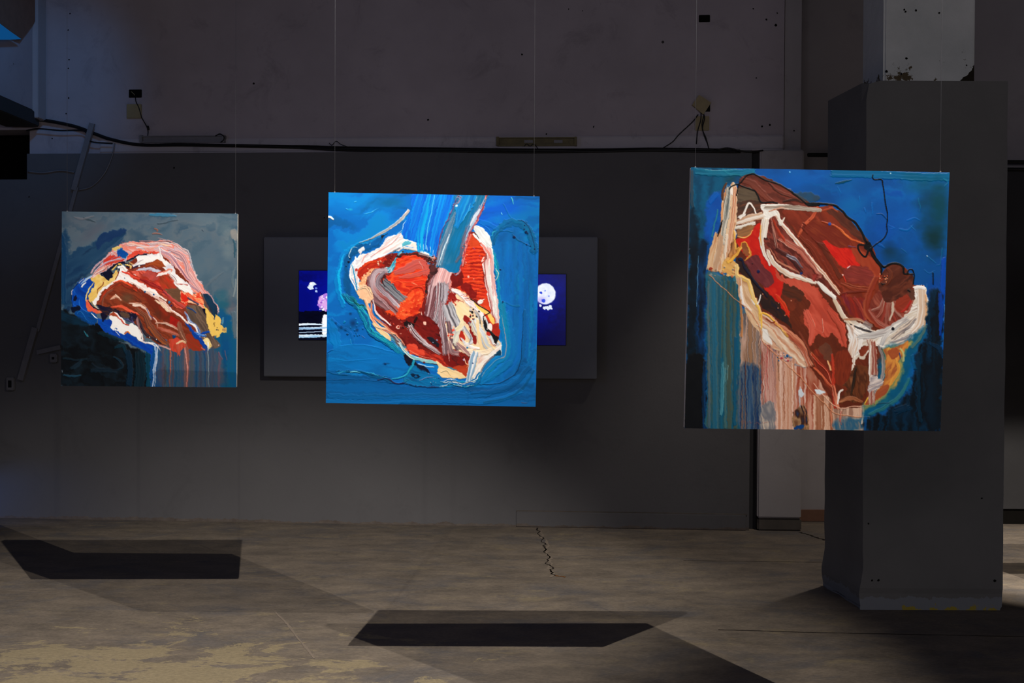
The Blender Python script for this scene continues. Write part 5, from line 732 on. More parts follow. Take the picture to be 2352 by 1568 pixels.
    # lower middle browns
    c.fill('770,1090 820,1080 880,1100 900,1180 890,1300 870,1310 820,1240 780,1180',[(130,40,20),(106,34,18),(150,50,26)],60,rough=5); c.stroke('760,1100 800,1150 850,1200 880,1290',20,[(214,110,60),(120,30,14),(180,30,14),(235,180,140)],taper=(.6,.3),sc=5); c.stroke('775,1180 830,1240 880,1300',18,[(190,60,30),(225,120,80),(120,26,12)],taper=(.5,.4)); c.fill('800,1060 850,1040 880,1080 870,1140 830,1130',[(110,60,40),(90,50,36)],rough=5); c.stroke('850,1140 862,1170 868,1190',10,[(230,160,90),(240,220,200)]); c.stroke('875,1110 885,1200 880,1300 890,1400',26,[(150,24,12),(190,60,36),(130,30,18)],taper=(.5,.6)); c.stroke('880,1290 895,1350 905,1400',34,[(180,76,50),(225,140,106),(140,50,30)],taper=(.6,.5))
    c.stroke('770,1270 820,1330 870,1380 930,1410 990,1395 1050,1395 1110,1365 1150,1310 1180,1220 1180,1130 1165,1070 1130,1040',8,[(235,190,165),(214,150,120)],taper=(.5,.5))
    c.stroke('175,650 240,710 330,790 400,850 450,930 480,1030 560,1110 640,1180 760,1310 850,1400 900,1440 1000,1455 1090,1458',6,[(206,140,100),(190,120,84)],taper=(.7,.6),wob=3)
    c.fill('775,1300 800,1298 830,1320 800,1330',[(220,230,236)],rough=4); c.fill('680,1300 700,1296 712,1330 695,1345',[(206,214,220)],rough=4)
    # right white mass
    c.fill('940,880 990,900 1060,930 1110,955 1200,950 1270,900 1330,830 1345,740 1370,712 1410,725 1418,830 1405,930 1350,1010 1250,1060 1180,1070 1120,1050 1040,1060 1030,1100 1090,1075 1050,1130 1020,1120 1000,1165 970,1220 985,1150 960,1140 970,1050 960,950',[(232,226,216),(206,190,170),(240,236,228),(180,160,146)],-30,rough=5,sc=8,ln=140,soft=1)
    c.stroke('870,760 920,850 970,920 1000,960',34,[(240,236,228),(214,190,160),(236,228,216)],taper=(.4,.6)); c.stroke('800,700 840,740 880,770',34,[(240,236,228),(230,224,214)],taper=(.5,.6)); c.stroke('950,900 1020,900 1070,925',20,[(206,150,110),(170,110,80),(236,214,190)],taper=(.5,.4)); c.stroke('980,930 1050,960 1110,970',18,[(40,36,40),(90,84,84),(16,16,20)],taper=(.4,.5)); c.stroke('1060,920 1090,940',30,[(150,130,124),(110,96,96)],al=.8)
    c.stroke('980,950 1000,1020 985,1090 990,1150',60,[(232,222,210),(214,180,156),(240,236,230),(200,170,150)],taper=(.7,.5),sc=6); c.stroke('1010,970 1040,1000 1020,1080',40,[(242,238,232),(225,215,205)],taper=(.7,.4)); c.stroke('1040,1000 1120,985 1200,960 1290,900',50,[(236,230,222),(200,196,190),(170,160,156),(240,234,224)],taper=(.6,.6),sc=5); c.stroke('1380,730 1385,830 1370,920 1340,960',62,[(226,206,186),(206,176,150),(236,228,218),(190,160,140)],taper=(.8,.5),sc=5,ln=300); c.stroke('1345,722 1370,715 1400,725',18,[(238,234,228)]); c.stroke('1408,760 1410,850 1400,940',10,[(220,160,110)],al=.8)
    c.stroke('1200,970 1170,1010 1150,1060',30,[(150,150,156),(220,214,206),(110,110,116)],taper=(.6,.5)); c.stroke('1230,1000 1290,950 1340,900',44,[(190,166,140),(225,206,186),(120,110,110),(236,226,214)],taper=(.5,.5),sc=5); c.stroke('1220,1030 1280,1010 1320,990 1300,1020 1240,1045',24,[(110,104,110),(150,144,146),(210,196,180)],taper=(.5,.5)); c.dot(1220,955,9,(20,20,30)); c.stroke('1090,1040 1150,1055 1230,1058 1310,1025 1350,1000',16,[(240,234,224),(230,214,196)],taper=(.4,.4))
    c.fill('1020,1080 1050,1060 1085,1050 1080,1080 1040,1110',[(140,60,34),(110,40,24)],rough=4)
    # ochre wing lower right with teal halo
    c.fill('1170,1065 1260,1050 1330,1000 1405,930 1410,1000 1350,1080 1320,1160 1320,1260 1270,1340 1180,1410 1100,1450 1060,1470 1050,1400 1100,1330',[(0,92,130),(0,80,116),(20,100,120)],-50,soft=16,rough=8,sc=18); c.fill('1170,1070 1250,1055 1300,1030 1330,1030 1290,1090 1275,1150 1270,1240 1200,1320 1120,1385 1050,1420 1070,1370 1160,1290 1180,1200',[(190,160,70),(110,130,90),(206,150,60)],-55,soft=9,rough=6,sc=12); c.fill('1175,1070 1240,1060 1310,1020 1290,1080 1260,1130 1255,1210 1190,1290 1110,1360 1060,1390 1090,1340 1160,1260 1182,1180',[(196,110,50),(214,140,60),(160,84,44),(225,170,70)],-60,soft=2,rough=5,sc=11)
    c.stroke('1240,1130 1250,1200 1190,1290',30,[(235,180,60),(206,130,60)],taper=(.4,.5),al=.8); c.fill('1190,1075 1240,1065 1250,1100 1210,1130',[(140,60,34),(170,84,40)],rough=4); c.fill('1070,1370 1150,1290 1190,1270 1200,1300 1130,1360 1070,1385',[(170,84,44),(150,70,40)],-35,rough=5); c.line('1080,1345 1060,1385',9,(240,190,60)); c.stroke('1260,1070 1275,1090 1280,1140',12,[(90,150,150),(235,190,90)],dry=.15); c.line('1255,1093 1263,1125',8,(30,60,130)); c.stroke('1410,940 1370,1010 1330,1060',26,[(110,110,90),(60,110,110)],al=.8,taper=(.4,.5)); c.stroke('1425,800 1420,860 1410,900',14,[(120,100,80)],al=.6)
    c.stroke('1100,1440 1180,1400 1260,1340 1310,1250',34,[(20,100,120),(60,120,110),(0,80,110)],al=.7,taper=(.5,.4)); c.stroke('1130,1385 1170,1378 1200,1380',5,[(30,60,80)],al=.8)
    # dark lower-right
    c.fill('1430,740 1490,740 1510,780 1505,1000 1495,1540 1070,1535 1080,1470 1180,1430 1290,1340 1340,1220 1350,1090 1410,1000 1415,860',[(3,22,36),(4,12,20),(0,36,60),(2,10,18)],90,soft=10,rough=9,sc=22,ln=260,con=2.2); c.stroke('1490,760 1495,850 1490,980',28,[(0,50,140),(0,60,160),(0,40,110)],al=.9,taper=(.8,.4)); c.stroke('1440,1040 1480,1060 1500,1100',40,[(2,50,86)],al=.5,taper=(.4,.4)); c.stroke('1250,1420 1300,1400',40,[(2,40,66)],al=.7); c.stroke('1370,1100 1365,1300 1380,1480',22,[(0,50,76),(0,34,54)],al=.6); c.stroke('1330,1110 1345,1180',20,[(0,80,120)],al=.7); c.stroke('1065,1460 1062,1535',16,[(0,70,130)],al=.8); c.line('1516,820 1512,920',4,(110,180,220),.8)
    # inner right pieces
    c.stroke('1100,1040 1110,1150 1105,1260 1100,1360',60,[(170,120,104),(190,170,156),(140,60,46),(214,190,170),(110,80,74)],taper=(.7,.6),sc=5,ln=300); c.stroke('1140,1060 1165,1130 1160,1230 1120,1310',26,[(190,180,170),(110,104,104),(225,206,190)],taper=(.5,.5)); c.stroke('1092,1050 1086,1150 1088,1250',10,[(240,234,226)],taper=(.6,.4)); c.fill('1090,1230 1120,1210 1150,1240 1160,1270 1120,1300 1085,1310',[(190,180,180),(150,140,144),(225,210,200),(110,90,90)],-20,rough=7,sc=6)
    c.fill('1000,1170 1060,1165 1080,1180 1080,1270 1060,1330 1020,1370 960,1360 930,1380 920,1350 960,1300 940,1270 970,1220',[(90,44,22),(110,56,28),(74,36,18),(140,84,50)],80,rough=5,sc=8,soft=1); c.stroke('1010,1190 995,1260 985,1320',26,[(60,36,20),(30,20,14),(120,76,44)],taper=(.4,.4)); c.stroke('920,1370 980,1350 1040,1370',26,[(190,120,80),(140,76,44),(214,150,110)],taper=(.5,.5),ln=50); c.stroke('935,1305 915,1320 908,1380',14,[(238,230,220)],taper=(.7,.5)); c.line('985,1160 965,1220 950,1260',8,(238,230,220))
    c.fill('900,1100 960,1080 985,1130 980,1200 950,1260 900,1270 890,1180',[(112,38,18),(130,46,22),(96,30,16)],95,rough=4,soft=2)
    # black outline drawing
    c.stroke('290,160 300,148 330,135 350,130 380,90 410,75 440,78 500,110 560,130 620,160 680,205 730,245',9,[BK],taper=(.8,1),wob=1); c.stroke('345,135 335,165 328,200',7,[BK],wob=1); c.stroke('350,140 380,152 430,170 450,195 470,235 520,235 560,240',10,[BK],taper=(.7,.8),wob=1); c.stroke('640,170 700,220 740,250 800,250 760,240 880,252 920,275 960,320 1010,355 1040,400 1062,450 1078,470',12,[BK],taper=(.8,1),wob=1); c.fill('720,240 770,232 800,245 790,258 740,256',[BK],rough=2)
    c.fill('1060,470 1085,462 1100,490 1095,520 1060,500',[BK],rough=2); c.stroke('1060,480 1025,478 1022,500 1045,535 1065,543 1078,512',10,[BK],wob=1); c.stroke('1090,500 1110,545 1150,600 1155,640',16,[BK],taper=(1,.6),wob=1); c.stroke('1095,515 1130,560 1165,600 1200,585 1240,580 1275,600 1285,640 1330,645',14,[BK],taper=(.7,.6),wob=1); c.stroke('1300,640 1310,620 1328,618 1340,650 1338,700',7,[BK],wob=1); c.stroke('1305,735 1318,742',8,[BK])
    c.stroke('1108,78 1106,95 1118,105 1155,103 1165,125 1172,180 1178,240 1190,300 1185,360 1188,400 1170,440 1130,470 1100,492',6,[BK],wob=1)
    for P in ('355,1490 370,1482 362,1505 380,1485','390,1500 405,1484 410,1500 420,1486','430,1500 445,1488 455,1500 475,1488','480,1495 500,1492 520,1490'): c.line(P,4,(150,80,70),.5)
    c.line('52,500 66,496',4,(150,170,180),.7)
    return settle(c, 2.4)
# soffit brace: dark triangular haunch under the ceiling beam
bm = bmesh.new(); A = [(10.25, 5.3), (8.4, 5.3), (8.4, 4.08), (9.43, 4.0), (9.80, 3.97), (9.96, 3.98), (10.25, 4.2)]
f0 = bm.faces.new([bm.verts.new((Xs+.0, y, z)) for y, z in A]); r = bmesh.ops.extrude_face_region(bm, geom=[f0])
for v in [g for g in r['geom'] if isinstance(g, bmesh.types.BMVert)]: v.co.x += .035
bmesh.ops.recalc_face_normals(bm, faces=bm.faces[:]); tag(link('trim_5', bm, M['brown']), kind='structure')
# blue-lit patch on the side wall; its light put in as emission
N = NT('blue_glow_patch'); N.b.inputs['Emission Color'].default_value = (.0, .22, .62, 1); N.b.inputs['Emission Strength'].default_value = .20
M['blueglow'] = N.fin((.02, .12, .3, 1), .4)
def on_x(x, y, X):
    v = px(x, y); return EYE+v*(X/v.x)
bm = bmesh.new(); P = [on_x(-120, -40, Xs+.052), on_x(0, 57, Xs+.052), on_x(20, 72, Xs+.052), on_x(46, 90, Xs+.052), on_x(20, 91, Xs+.052), on_x(-120, 92, Xs+.052)]
f0 = bm.faces.new([bm.verts.new(p) for p in P]); r = bmesh.ops.extrude_face_region(bm, geom=[f0])
for v in [g for g in r['geom'] if isinstance(g, bmesh.types.BMVert)]: v.co.x += .012
bmesh.ops.recalc_face_normals(bm, faces=bm.faces[:]); tag(link('glow_patch_1', bm, M['blueglow']), kind='structure')

# floor joints and the filled crack, as shallow scars lying in the concrete
def scar(P, w, mat, jit=0., seed=1, n=14):
    random.seed(seed); Q = []; jj = 0.
    for (a, b) in zip(P, P[1:]):
        for k in range(n): Q.append(floor_pt(a[0]+(b[0]-a[0])*k/n, a[1]+(b[1]-a[1])*k/n))
    Q.append(floor_pt(*P[-1])); bm = bmesh.new(); prev = None
    for i, p in enumerate(Q):
        d = (Q[min(i+1, len(Q)-1)]-Q[max(0, i-1)]).normalized(); s = Vector((d.y, -d.x, 0)); jj = jj*.55+random.uniform(-jit, jit)*.6; j = s*jj
        ww = w*random.uniform(.5, 1.2) if jit else w
        a, b = bm.verts.new(p+j+s*ww+Vector((0, 0, .0012))), bm.verts.new(p+j-s*ww+Vector((0, 0, .0012)))
        if prev: bm.faces.new((prev[0], a, b, prev[1]))
        prev = (a, b)
    bmesh.ops.recalc_face_normals(bm, faces=bm.faces[:])
    return link('crack', bm, mat, floor)
M['joint'] = plain('dirt_filled_joint', L(40, 34, 30), .9, .1); M['fill'] = plain('pale_crack_filler', L(120, 108, 96), .9, .1); M['rust'] = plain('rust_crumbs', L(104, 66, 34), .9, .1)
scar([(1243, 1214), (1255, 1250), (1266, 1285), (1273, 1326)], .012, M['fill'], .035, 2); scar([(1236, 1212), (1249, 1250), (1258, 1290), (1268, 1322)], .006, M['joint'], .03, 5)
scar([(1275, 1322), (1300, 1325)], .014, M['rust'], .012, 3, 6)
scar([(1570, 1287), (1890, 1291)], .004, M['joint'], .006, 4); scar([(1650, 1446), (1900, 1453), (2360, 1462)], .006, M['joint'], .006, 6)
scar([(632, 1405), (665, 1440), (722, 1512)], .008, M['fill'], .004, 7, 8); scar([(1835, 1222), (1862, 1230), (1900, 1242)], .012, M['joint'], .014, 8)

# ================= pillar =================
pil = empty('pillar', (2.5, 7.56, 0), 'thick square concrete pillar in grey paint, behind the rightmost painting, narrower bare shaft on top', 'pillar')
N = NT('grey_pillar_paint'); z = N.n('ShaderNodeSeparateXYZ'); N.l(N.co, z.inputs[0])
base = N.mix(N.ramp(N.noise(1.1, 5), (.35, 0.), (.7, 1.)), L(96, 95, 92), L(110, 108, 104))
low = N.math('ADD', z.outputs[2], N.math('MULTIPLY', N.noise(6, 8, .7), .16)); base = N.mix(N.math('MULTIPLY', N.math('LESS_THAN', low, .16), .7), base, L(122, 126, 130))
moss = N.math('ADD', N.math('MULTIPLY', z.outputs[2], 1.0), N.math('MULTIPLY', N.math('SUBTRACT', N.noise(9, 8, .7), .5), .22))
xm = N.math('GREATER_THAN', z.outputs[0], 2.33); base = N.mix(N.math('MULTIPLY', N.math('LESS_THAN', moss, .012), N.math('MULTIPLY', xm, .85)), base, L(150, 132, 20))
N.bump(N.math('ADD', N.noise(5, 7, .7), N.math('MULTIPLY', N.noise(30, 4), .3)), .4, .008); M['clad'] = N.fin(base, .8, .15)
bm = bmesh.new(); X0, X1, Y0, Y1, ZT = 2.092-2.5, 2.925-2.5, 7.232-7.56, 7.90-7.56, 3.14
nx, ny, nz = 10, 8, 44
def gridface(bm, fn, a, b):
    g = [[bm.verts.new(fn(i/a, j/b)) for j in range(b+1)] for i in range(a+1)]
    for i in range(a):
        for j in range(b): bm.faces.new((g[i][j], g[i+1][j], g[i+1][j+1], g[i][j+1]))
gridface(bm, lambda u, v: (X0+(X1-X0)*u, Y0, ZT*v**1.6), nx, nz); gridface(bm, lambda u, v: (X1-(X1-X0)*u, Y1, ZT*v**1.6), nx, nz)
gridface(bm, lambda u, v: (X0, Y1-(Y1-Y0)*u, ZT*v**1.6), ny, nz); gridface(bm, lambda u, v: (X1, Y0+(Y1-Y0)*u, ZT*v**1.6), ny, nz); gridface(bm, lambda u, v: (X0+(X1-X0)*u, Y0+(Y1-Y0)*v, ZT), nx, ny)
bmesh.ops.remove_doubles(bm, verts=bm.verts[:], dist=.0005); bmesh.ops.recalc_face_normals(bm, faces=bm.faces[:])
from mathutils import noise as mn
for v in bm.verts:
    z_ = v.co.z; e = (1 if v.co.x < 0 else -1); q = mn.noise(Vector((v.co.x*4, v.co.y*4, z_*5)))
    v.co.x += e*-.002+q*.004
    if e > 0: v.co.x -= .055*(v.co.y-Y0)/(Y1-Y0)
    if z_ < .55: v.co.x += (-.016*e*math.exp(-((z_-.10)/.08)**2)+.005*e*math.exp(-((z_-.27)/.05)**2))*(1. if e > 0 else .15); v.co.y += (.006 if z_ < .10 else -.002)*(1 if v.co.y > 0 else -1)*-1
    if z_ < .02: v.co.x += q*.03; 
    if z_ > 3.1 and abs(v.co.y-Y0) < .02 and abs(v.co.x-X0) < .02: v.co.z -= .02; v.co.x += .012
link('cladding', bm, M['clad'], pil)
N = NT('bare_white_column'); b_ = N.mix(N.ramp(N.noise(3, 6), (.35, 0.), (.7, 1.)), L(186, 188, 182), L(204, 204, 198)); z = N.n('ShaderNodeSeparateXYZ'); N.l(N.co, z.inputs[0])
chip = N.math('ADD', N.math('MULTIPLY', N.math('SUBTRACT', z.outputs[2], 3.14), 2.0), N.math('MULTIPLY', N.math('SUBTRACT', .62, N.noise(7, 9, .75)), 3.0))
b_ = N.mix(N.math('LESS_THAN', chip, .36), b_, L(84, 72, 52)); chip2 = N.math('LESS_THAN', N.math('ADD', N.math('MULTIPLY', N.math('SUBTRACT', 2.85, z.outputs[0]), 3.), N.math('ADD', N.math('MULTIPLY', N.math('SUBTRACT', z.outputs[2], 3.14), 2.6), N.math('MULTIPLY', N.noise(9, 6), .5))), .75)
b_ = N.mix(chip2, b_, L(40, 34, 24)); N.bump(N.noise(12, 8, .7), .5, .01); M['shaft'] = N.fin(b_, .85, .15)
cx0, cx1 = on_y(2030, 100, 7.43).x-2.5, on_y(2240, 100, 7.43).x-2.5
bm = bmesh.new(); box(bm, cx0, 7.43-7.56, ZT, cx1, 7.88-7.56, 5.32, .012); tag(link('column_shaft', bm, M['shaft'], pil), 'paler bare column shaft chipped at its foot')
M['moss'] = plain('yellow_moss_dirt', L(120, 104, 24), .95, .05, .3, 30)

def holes(name, parent, P, fn, n, r=.007):
    bm = bmesh.new(); random.seed(4)
    for q in P:
        p = fn(*q[:2]); rr = r*(q[2] if len(q) > 2 else 1); u = n.cross(Vector((0, 0, 1))).normalized()
        bm.faces.new([bm.verts.new(p+n*.0015+(u*math.cos(a)+Vector((0, 0, 1))*math.sin(a))*rr*random.uniform(.7, 1.15)) for a in (2*math.pi*k/8 for k in range(8))])
    o = link(name, bm, M['hole'], None); o.parent = parent; o.matrix_parent_inverse = parent.matrix_world.inverted(); return o
bpy.context.view_layer.update()
wb = bpy.data.objects['wall_back']
holes('drill_holes', wb, [(161, 31), (157, 69), (159, 137), (157, 157), (158, 225), (152, 261), (120, 318), (540, 330, .8), (1737, 179), (1750, 290, 1.2), (1768, 287, 1.3), (1785, 30), (1306, 21, .8), (1338, 25, .8), (1199, 125, 1.2), (1730, 20), (1760, 45, 1.5), (1782, 58, 1.6), (983, 275, 1.3), (583, 192, 1.3), (1255, 308), (1824, 300)], lambda x, y: wall_pt(x, y, -.05), WN)
holes('drill_holes', bpy.data.objects['wall_back.002'], [(400, 385, 1.3), (67, 452), (745, 500, .8)], lambda x, y: wall_pt(x, y, 0), WN)
holes('drill_holes', pil, [(2003, 1332), (2018, 1332, 1.2), (1995, 1202, .8), (2255, 1144, .8), (2285, 1333, 1.2)], lambda x, y: on_y(x, y, 7.228), Vector((0, -1, 0)))
holes('drill_holes', pil, [(2077, 22), (2080, 27), (2104, 24), (2157, 30), (2082, 134), (2070, 170), (2240-20, 150, .8), (2036, 164, 1.4)], lambda x, y: on_y(x, y, 7.428), Vector((0, -1, 0)))
# ================= things on the back wall =================
def wobj(name, mat, parent, builder, smooth=False):
    bm = bmesh.new(); builder(bm); o = link(name, bm, mat, parent, smooth); 
    return o
def wthing(name, x, y, label, cat, group=None, off=0.):
    s, z = on_wall(x, y, off); o = empty(name, (0, 0, 0), label, cat, group); p = WO+WU*s+WN*off; mm = WROT.copy(); mm.translation = p+Vector((0, 0, z)); o.matrix_world = mm; o['s'] = s; o['z'] = z
    return o
def rect(bm, t, x0, y0, x1, y1, d0, d1, bev=0., off=0.):
    """box between photo pixels on the wall, from d0 to d1 metres in front; in the thing's own frame"""
    s0, z1 = on_wall(x0, y0, off); s1, z0 = on_wall(x1, y1, off); a = on_wall(x0, (y0+y1)/2, off)[0]; b = on_wall(x1, (y0+y1)/2, off)[0]
    zt = on_wall((x0+x1)/2, y0, off)[1]; zb_ = on_wall((x0+x1)/2, y1, off)[1]
    return box(bm, a-t['s'], -d1, zb_-t['z'], b-t['s'], -d0, zt-t['z'], bev)
def path(t, P, d=.012):
    return [Vector((on_wall(x, y)[0]-t['s'], -(q[0] if q else d), on_wall(x, y)[1]-t['z'])) for x, y, *q in P]
UP = -.05
def cable_thing(name, P, r, label, cat='cable', group=None, mat='black', d=.012, n=6):
    t = wthing(name, P[0][0], P[0][1], label, cat, group)
    bm = bmesh.new(); tube(bm, crv(path(t, P, d), n), r, 7); o = link(name, bm, M[mat], None, True); o.matrix_world = t.matrix_world.copy()
    for k in ('label', 'category', 'group'):
        if k in t: o[k] = t[k]
    bpy.data.objects.remove(t); o.name = name; return o
# screen surround with two lit screens
sc = wthing('display_board', 990, 868, 'long grey rectangular board on the back wall behind the middle painting, carrying the screens', 'board')
wobj('board', M['panel'], sc, lambda bm: rect(bm, sc, 612, 546, 1372, 866, .0, .085, .006))
def picture(c, name, s0, z0, s1, z1, d, mat, parent, relief=0.):
    """fine grid sheet carrying the pigment of a painted picture"""
    n = c.n; me = bpy.data.meshes.new(name)
    u, v = np.meshgrid(np.linspace(0, 1, n), np.linspace(0, 1, n))
    co = np.stack([s0+(s1-s0)*u, np.full(u.shape, -d)-relief*c.H, z1+(z0-z1)*v], -1).reshape(-1, 3).astype(np.float32)
    i = np.arange(n*n).reshape(n, n); q = np.stack([i[:-1, :-1], i[1:, :-1], i[1:, 1:], i[:-1, 1:]], -1).reshape(-1, 4)
    me.vertices.add(n*n); me.vertices.foreach_set('co', co.ravel()); me.loops.add(q.size); me.loops.foreach_set('vertex_index', q.ravel().astype(np.int32))
    me.polygons.add(len(q)); me.polygons.foreach_set('loop_start', np.arange(0, q.size, 4, dtype=np.int32)); me.polygons.foreach_set('use_smooth', np.ones(len(q), bool)); me.update(calc_edges=True)
    at = me.color_attributes.new('pigment', 'FLOAT_COLOR', 'POINT'); col = np.ones((n*n, 4), np.float32); col[:, :3] = lin(c.C.reshape(-1, 3)); at.data.foreach_set('color', col.ravel())
    me.materials.append(mat); o = bpy.data.objects.new(name, me); C.objects.link(o); o.parent = parent; return o
N = NT('lit_screen_image'); at = N.n('ShaderNodeVertexColor'); at.layer_name = 'pigment'; N.l(at.outputs[0], N.b.inputs['Emission Color']); N.b.inputs['Emission Strength'].default_value = 1.0; M['screen'] = N.fin((.01, .01, .012, 1), .3)
def screen_left():
    c = Canvas(170, [(0, 0), (1500, 0), (1500, 850), (0, 850)], (0, 4, 120)); c.brushing([(0, 2, 90), (0, 10, 150), (0, 6, 120)], 0, 120, 400, .8)
    c.fill('-20,500 400,495 900,505 1520,500 1520,870 -20,870', [(2, 4, 30), (0, 0, 18)], 0, soft=3, smooth=False)
    c.dot(165, 190, 48, (225, 240, 255)); c.dot(205, 205, 34, (0, 8, 130)); c.dot(215, 255, 16, (180, 205, 255)); c.dot(150, 160, 20, (255, 255, 255)); c.dot(215, 215, 12, (110, 140, 240))
    for x, y, r, k in ((300, 360, 60, 0), (340, 320, 50, 1), (290, 420, 50, 1), (350, 420, 60, 0), (400, 360, 60, 1), (330, 470, 30, 0), (260, 390, 24, 0), (430, 430, 40, 0)): c.dot(x, y, r, ((226, 170, 236), (190, 130, 230))[k])
    c.speck(250, 300, 440, 500, 40, [(240, 220, 250), (150, 90, 200), (255, 255, 255)], (5, 14), 3)
    c.fill('300,560 360,560 350,760 290,760', [(255, 255, 255)], rough=2); c.fill('345,540 420,540 420,600 360,600', [(235, 240, 255)], rough=6)
    c.stroke('-10,665 120,655 300,660', 26, [(255, 255, 255), (190, 225, 255)], taper=(1, .4), dry=.1); c.stroke('-10,710 200,705 420,690', 30, [(230, 245, 255), (120, 170, 220)], taper=(1, .5), dry=.15); c.stroke('-10,805 200,800 500,790', 40, [(255, 255, 255), (120, 180, 230)], taper=(1, .4), dry=.15); c.line('0,760 300,745 500,740', 9, (200, 225, 255)); return c
def screen_right():
    c = Canvas(170, [(0, 0), (1500, 0), (1500, 850), (0, 850)], (0, 2, 80)); c.brushing([(0, 0, 60), (0, 6, 110), (0, 2, 84)], 80, 200, 500, .8)
    c.glaze(1250, 250, 260, 260, (0, 20, 150), .7); c.fill([(1245+125*math.cos(q), 235+125*math.sin(q)) for q in np.linspace(0, 6.283, 17)[:-1]], [(250, 252, 255), (225, 232, 255)], rough=2, soft=5, sc=30); c.glaze(1190, 310, 70, 60, (190, 180, 246), .9); c.dot(1190, 225, 16, (40, 70, 220)); c.dot(1225, 318, 22, (50, 80, 225)); c.dot(1290, 262, 9, (120, 140, 240)); c.dot(1240, 200, 10, (150, 170, 250)); c.speck(1180, 370, 1320, 420, 14, [(230, 240, 255)], (8, 20), 6); return c
for nm, x0, x1, y0, y1, fn, lab in (('video_screen', 687, 968, 622, 780, screen_left, 'lit video screen with small moon and pink flowers, showing left of the middle painting'), ('video_screen', 1020, 1300, 630, 791, screen_right, 'lit video screen with one large white moon, showing right of the middle painting')):
    t = wthing(nm, (x0+x1)/2, y1, lab, 'screen', 'video screens in the grey board', .09)
    a, zb2 = on_wall(x0, y1, .09); b, zt2 = on_wall(x1, y0, .09)
    bm = bmesh.new(); box(bm, a-t['s']-.004, -.006, zb2-t['z']-.004, b-t['s']+.004, .004, zt2-t['z']+.004, .002); link('bezel', bm, M['black'], t)
    picture(fn(), 'screen_image', a-t['s'], zb2-t['z'], b-t['s'], zt2-t['z'], .0075, M['screen'], t)
# black cable bundle along the ledge
cb = wthing('cable_bundle', 900, 345, 'thick black cable bundle running along the ledge across the whole back wall', 'cable')
CD = -.024
main = [(-40, 252), (60, 270), (110, 277), (170, 290), (215, 306), (255, 320), (320, 331), (420, 333), (560, 335), (700, 338), (800, 341), (1000, 344), (1200, 346), (1380, 346), (1500, 343), (1620, 345), (1700, 347)]
for k, (dy, r, dd) in enumerate(((0, .014, .03), (3.5, .009, .045), (-3, .008, .02))):
    random.seed(k); Pk = [(x, y+dy*(0 if x < 700 else 1)+random.uniform(-1.2, 1.2), dd-.022-(.03 if x < 330 else 0)) for x, y in main]
    bm = bmesh.new(); tube(bm, crv(path(cb, Pk), 6), r, 8); link('strand', bm, M['black'], cb, True)
bm = bmesh.new(); tube(bm, crv(path(cb, [(1640, 347, .03), (1670, 341, .03), (1700, 348, .03), (1725, 350, .03), (1752, 346, .02)]), 6), .006, 7); link('strand', bm, M['black'], cb, True)
cable_thing('cable', [(62, 300, .01), (90, 296, .012), (140, 300, .012), (190, 300, .012), (205, 312, .02), (212, 326, .02), (260, 330, .015)], .006, 'thin black cable looping below the bundle at the upper left')
cable_thing('cable', [(266, 330, .02), (258, 362, .014), (240, 400, .012), (212, 428, .012), (182, 437, .012)], .0055, 'thin grey cable sagging in an arc right of the leaning white batten', mat='batten')
cable_thing('cable', [(66, 394, .012), (100, 397, .012), (140, 392, .012), (172, 396, .012)], .006, 'thin dark cable running from the dark niche to the leaning batten', mat='batten')
for P, l in (([(757, 329), (764, 334), (773, 325), (784, 332), (800, 338)], 'small curl of loose wire at the ledge above the middle painting'),):
    cable_thing('wire', [(x, y, .02) for x, y in P], .003, l, 'wire')
# battens of old fluorescent lamps
for (x0, y0, x1, y1, mt, lab) in ((322, 311, 515, 327, 'batten', 'empty grey fluorescent lamp batten on the back wall above the left painting'), (1141, 315, 1324, 335, 'ybatten', 'empty yellowed fluorescent lamp batten on the back wall above the middle painting')):
    t = wthing('lamp_batten', (x0+x1)/2, y1, lab, 'lamp')
    wobj('housing', M[mt], t, lambda bm: rect(bm, t, x0+4, y0+2, x1-4, y1-3, UP, UP+.035, .004))
    wobj('top_flange', M[mt], t, lambda bm: rect(bm, t, x0+2, y0, x1-2, y0+2.5, UP, UP+.05, .001))
    wobj('bottom_flange', M[mt], t, lambda bm: rect(bm, t, x0+2, y1-3.5, x1-2, y1, UP, UP+.05, .001))
    for e0, e1 in ((x0-1, x0+5), (x1-5, x1+1)): wobj('end_cap', M['ybatten' if mt == 'ybatten' else 'batten'], t, lambda bm: rect(bm, t, e0, y0-1, e1, y1, UP, UP+.06, .002))
    if mt == 'ybatten':
        for a0 in (1204, 1272): wobj('connector', M['batten'], t, lambda bm: rect(bm, t, a0, y0+6, a0+20, y1-7, UP+.034, UP+.042, .001))
        bm = bmesh.new(); tube(bm, crv(path(t, [(1204, 336, .0), (1210, 331, .01), (1218, 336, .01), (1226, 331, .01), (1236, 342, .02)]), 6), .003, 6); link('wire', bm, M['black'], t, True)
    else:
        bm = bmesh.new(); tube(bm, crv(path(t, [(495, 312, .0), (506, 308, .01), (515, 314, .01), (514, 322, .01), (508, 328, .02)]), 6), .005, 6); link('wire', bm, M['black'], t, True)
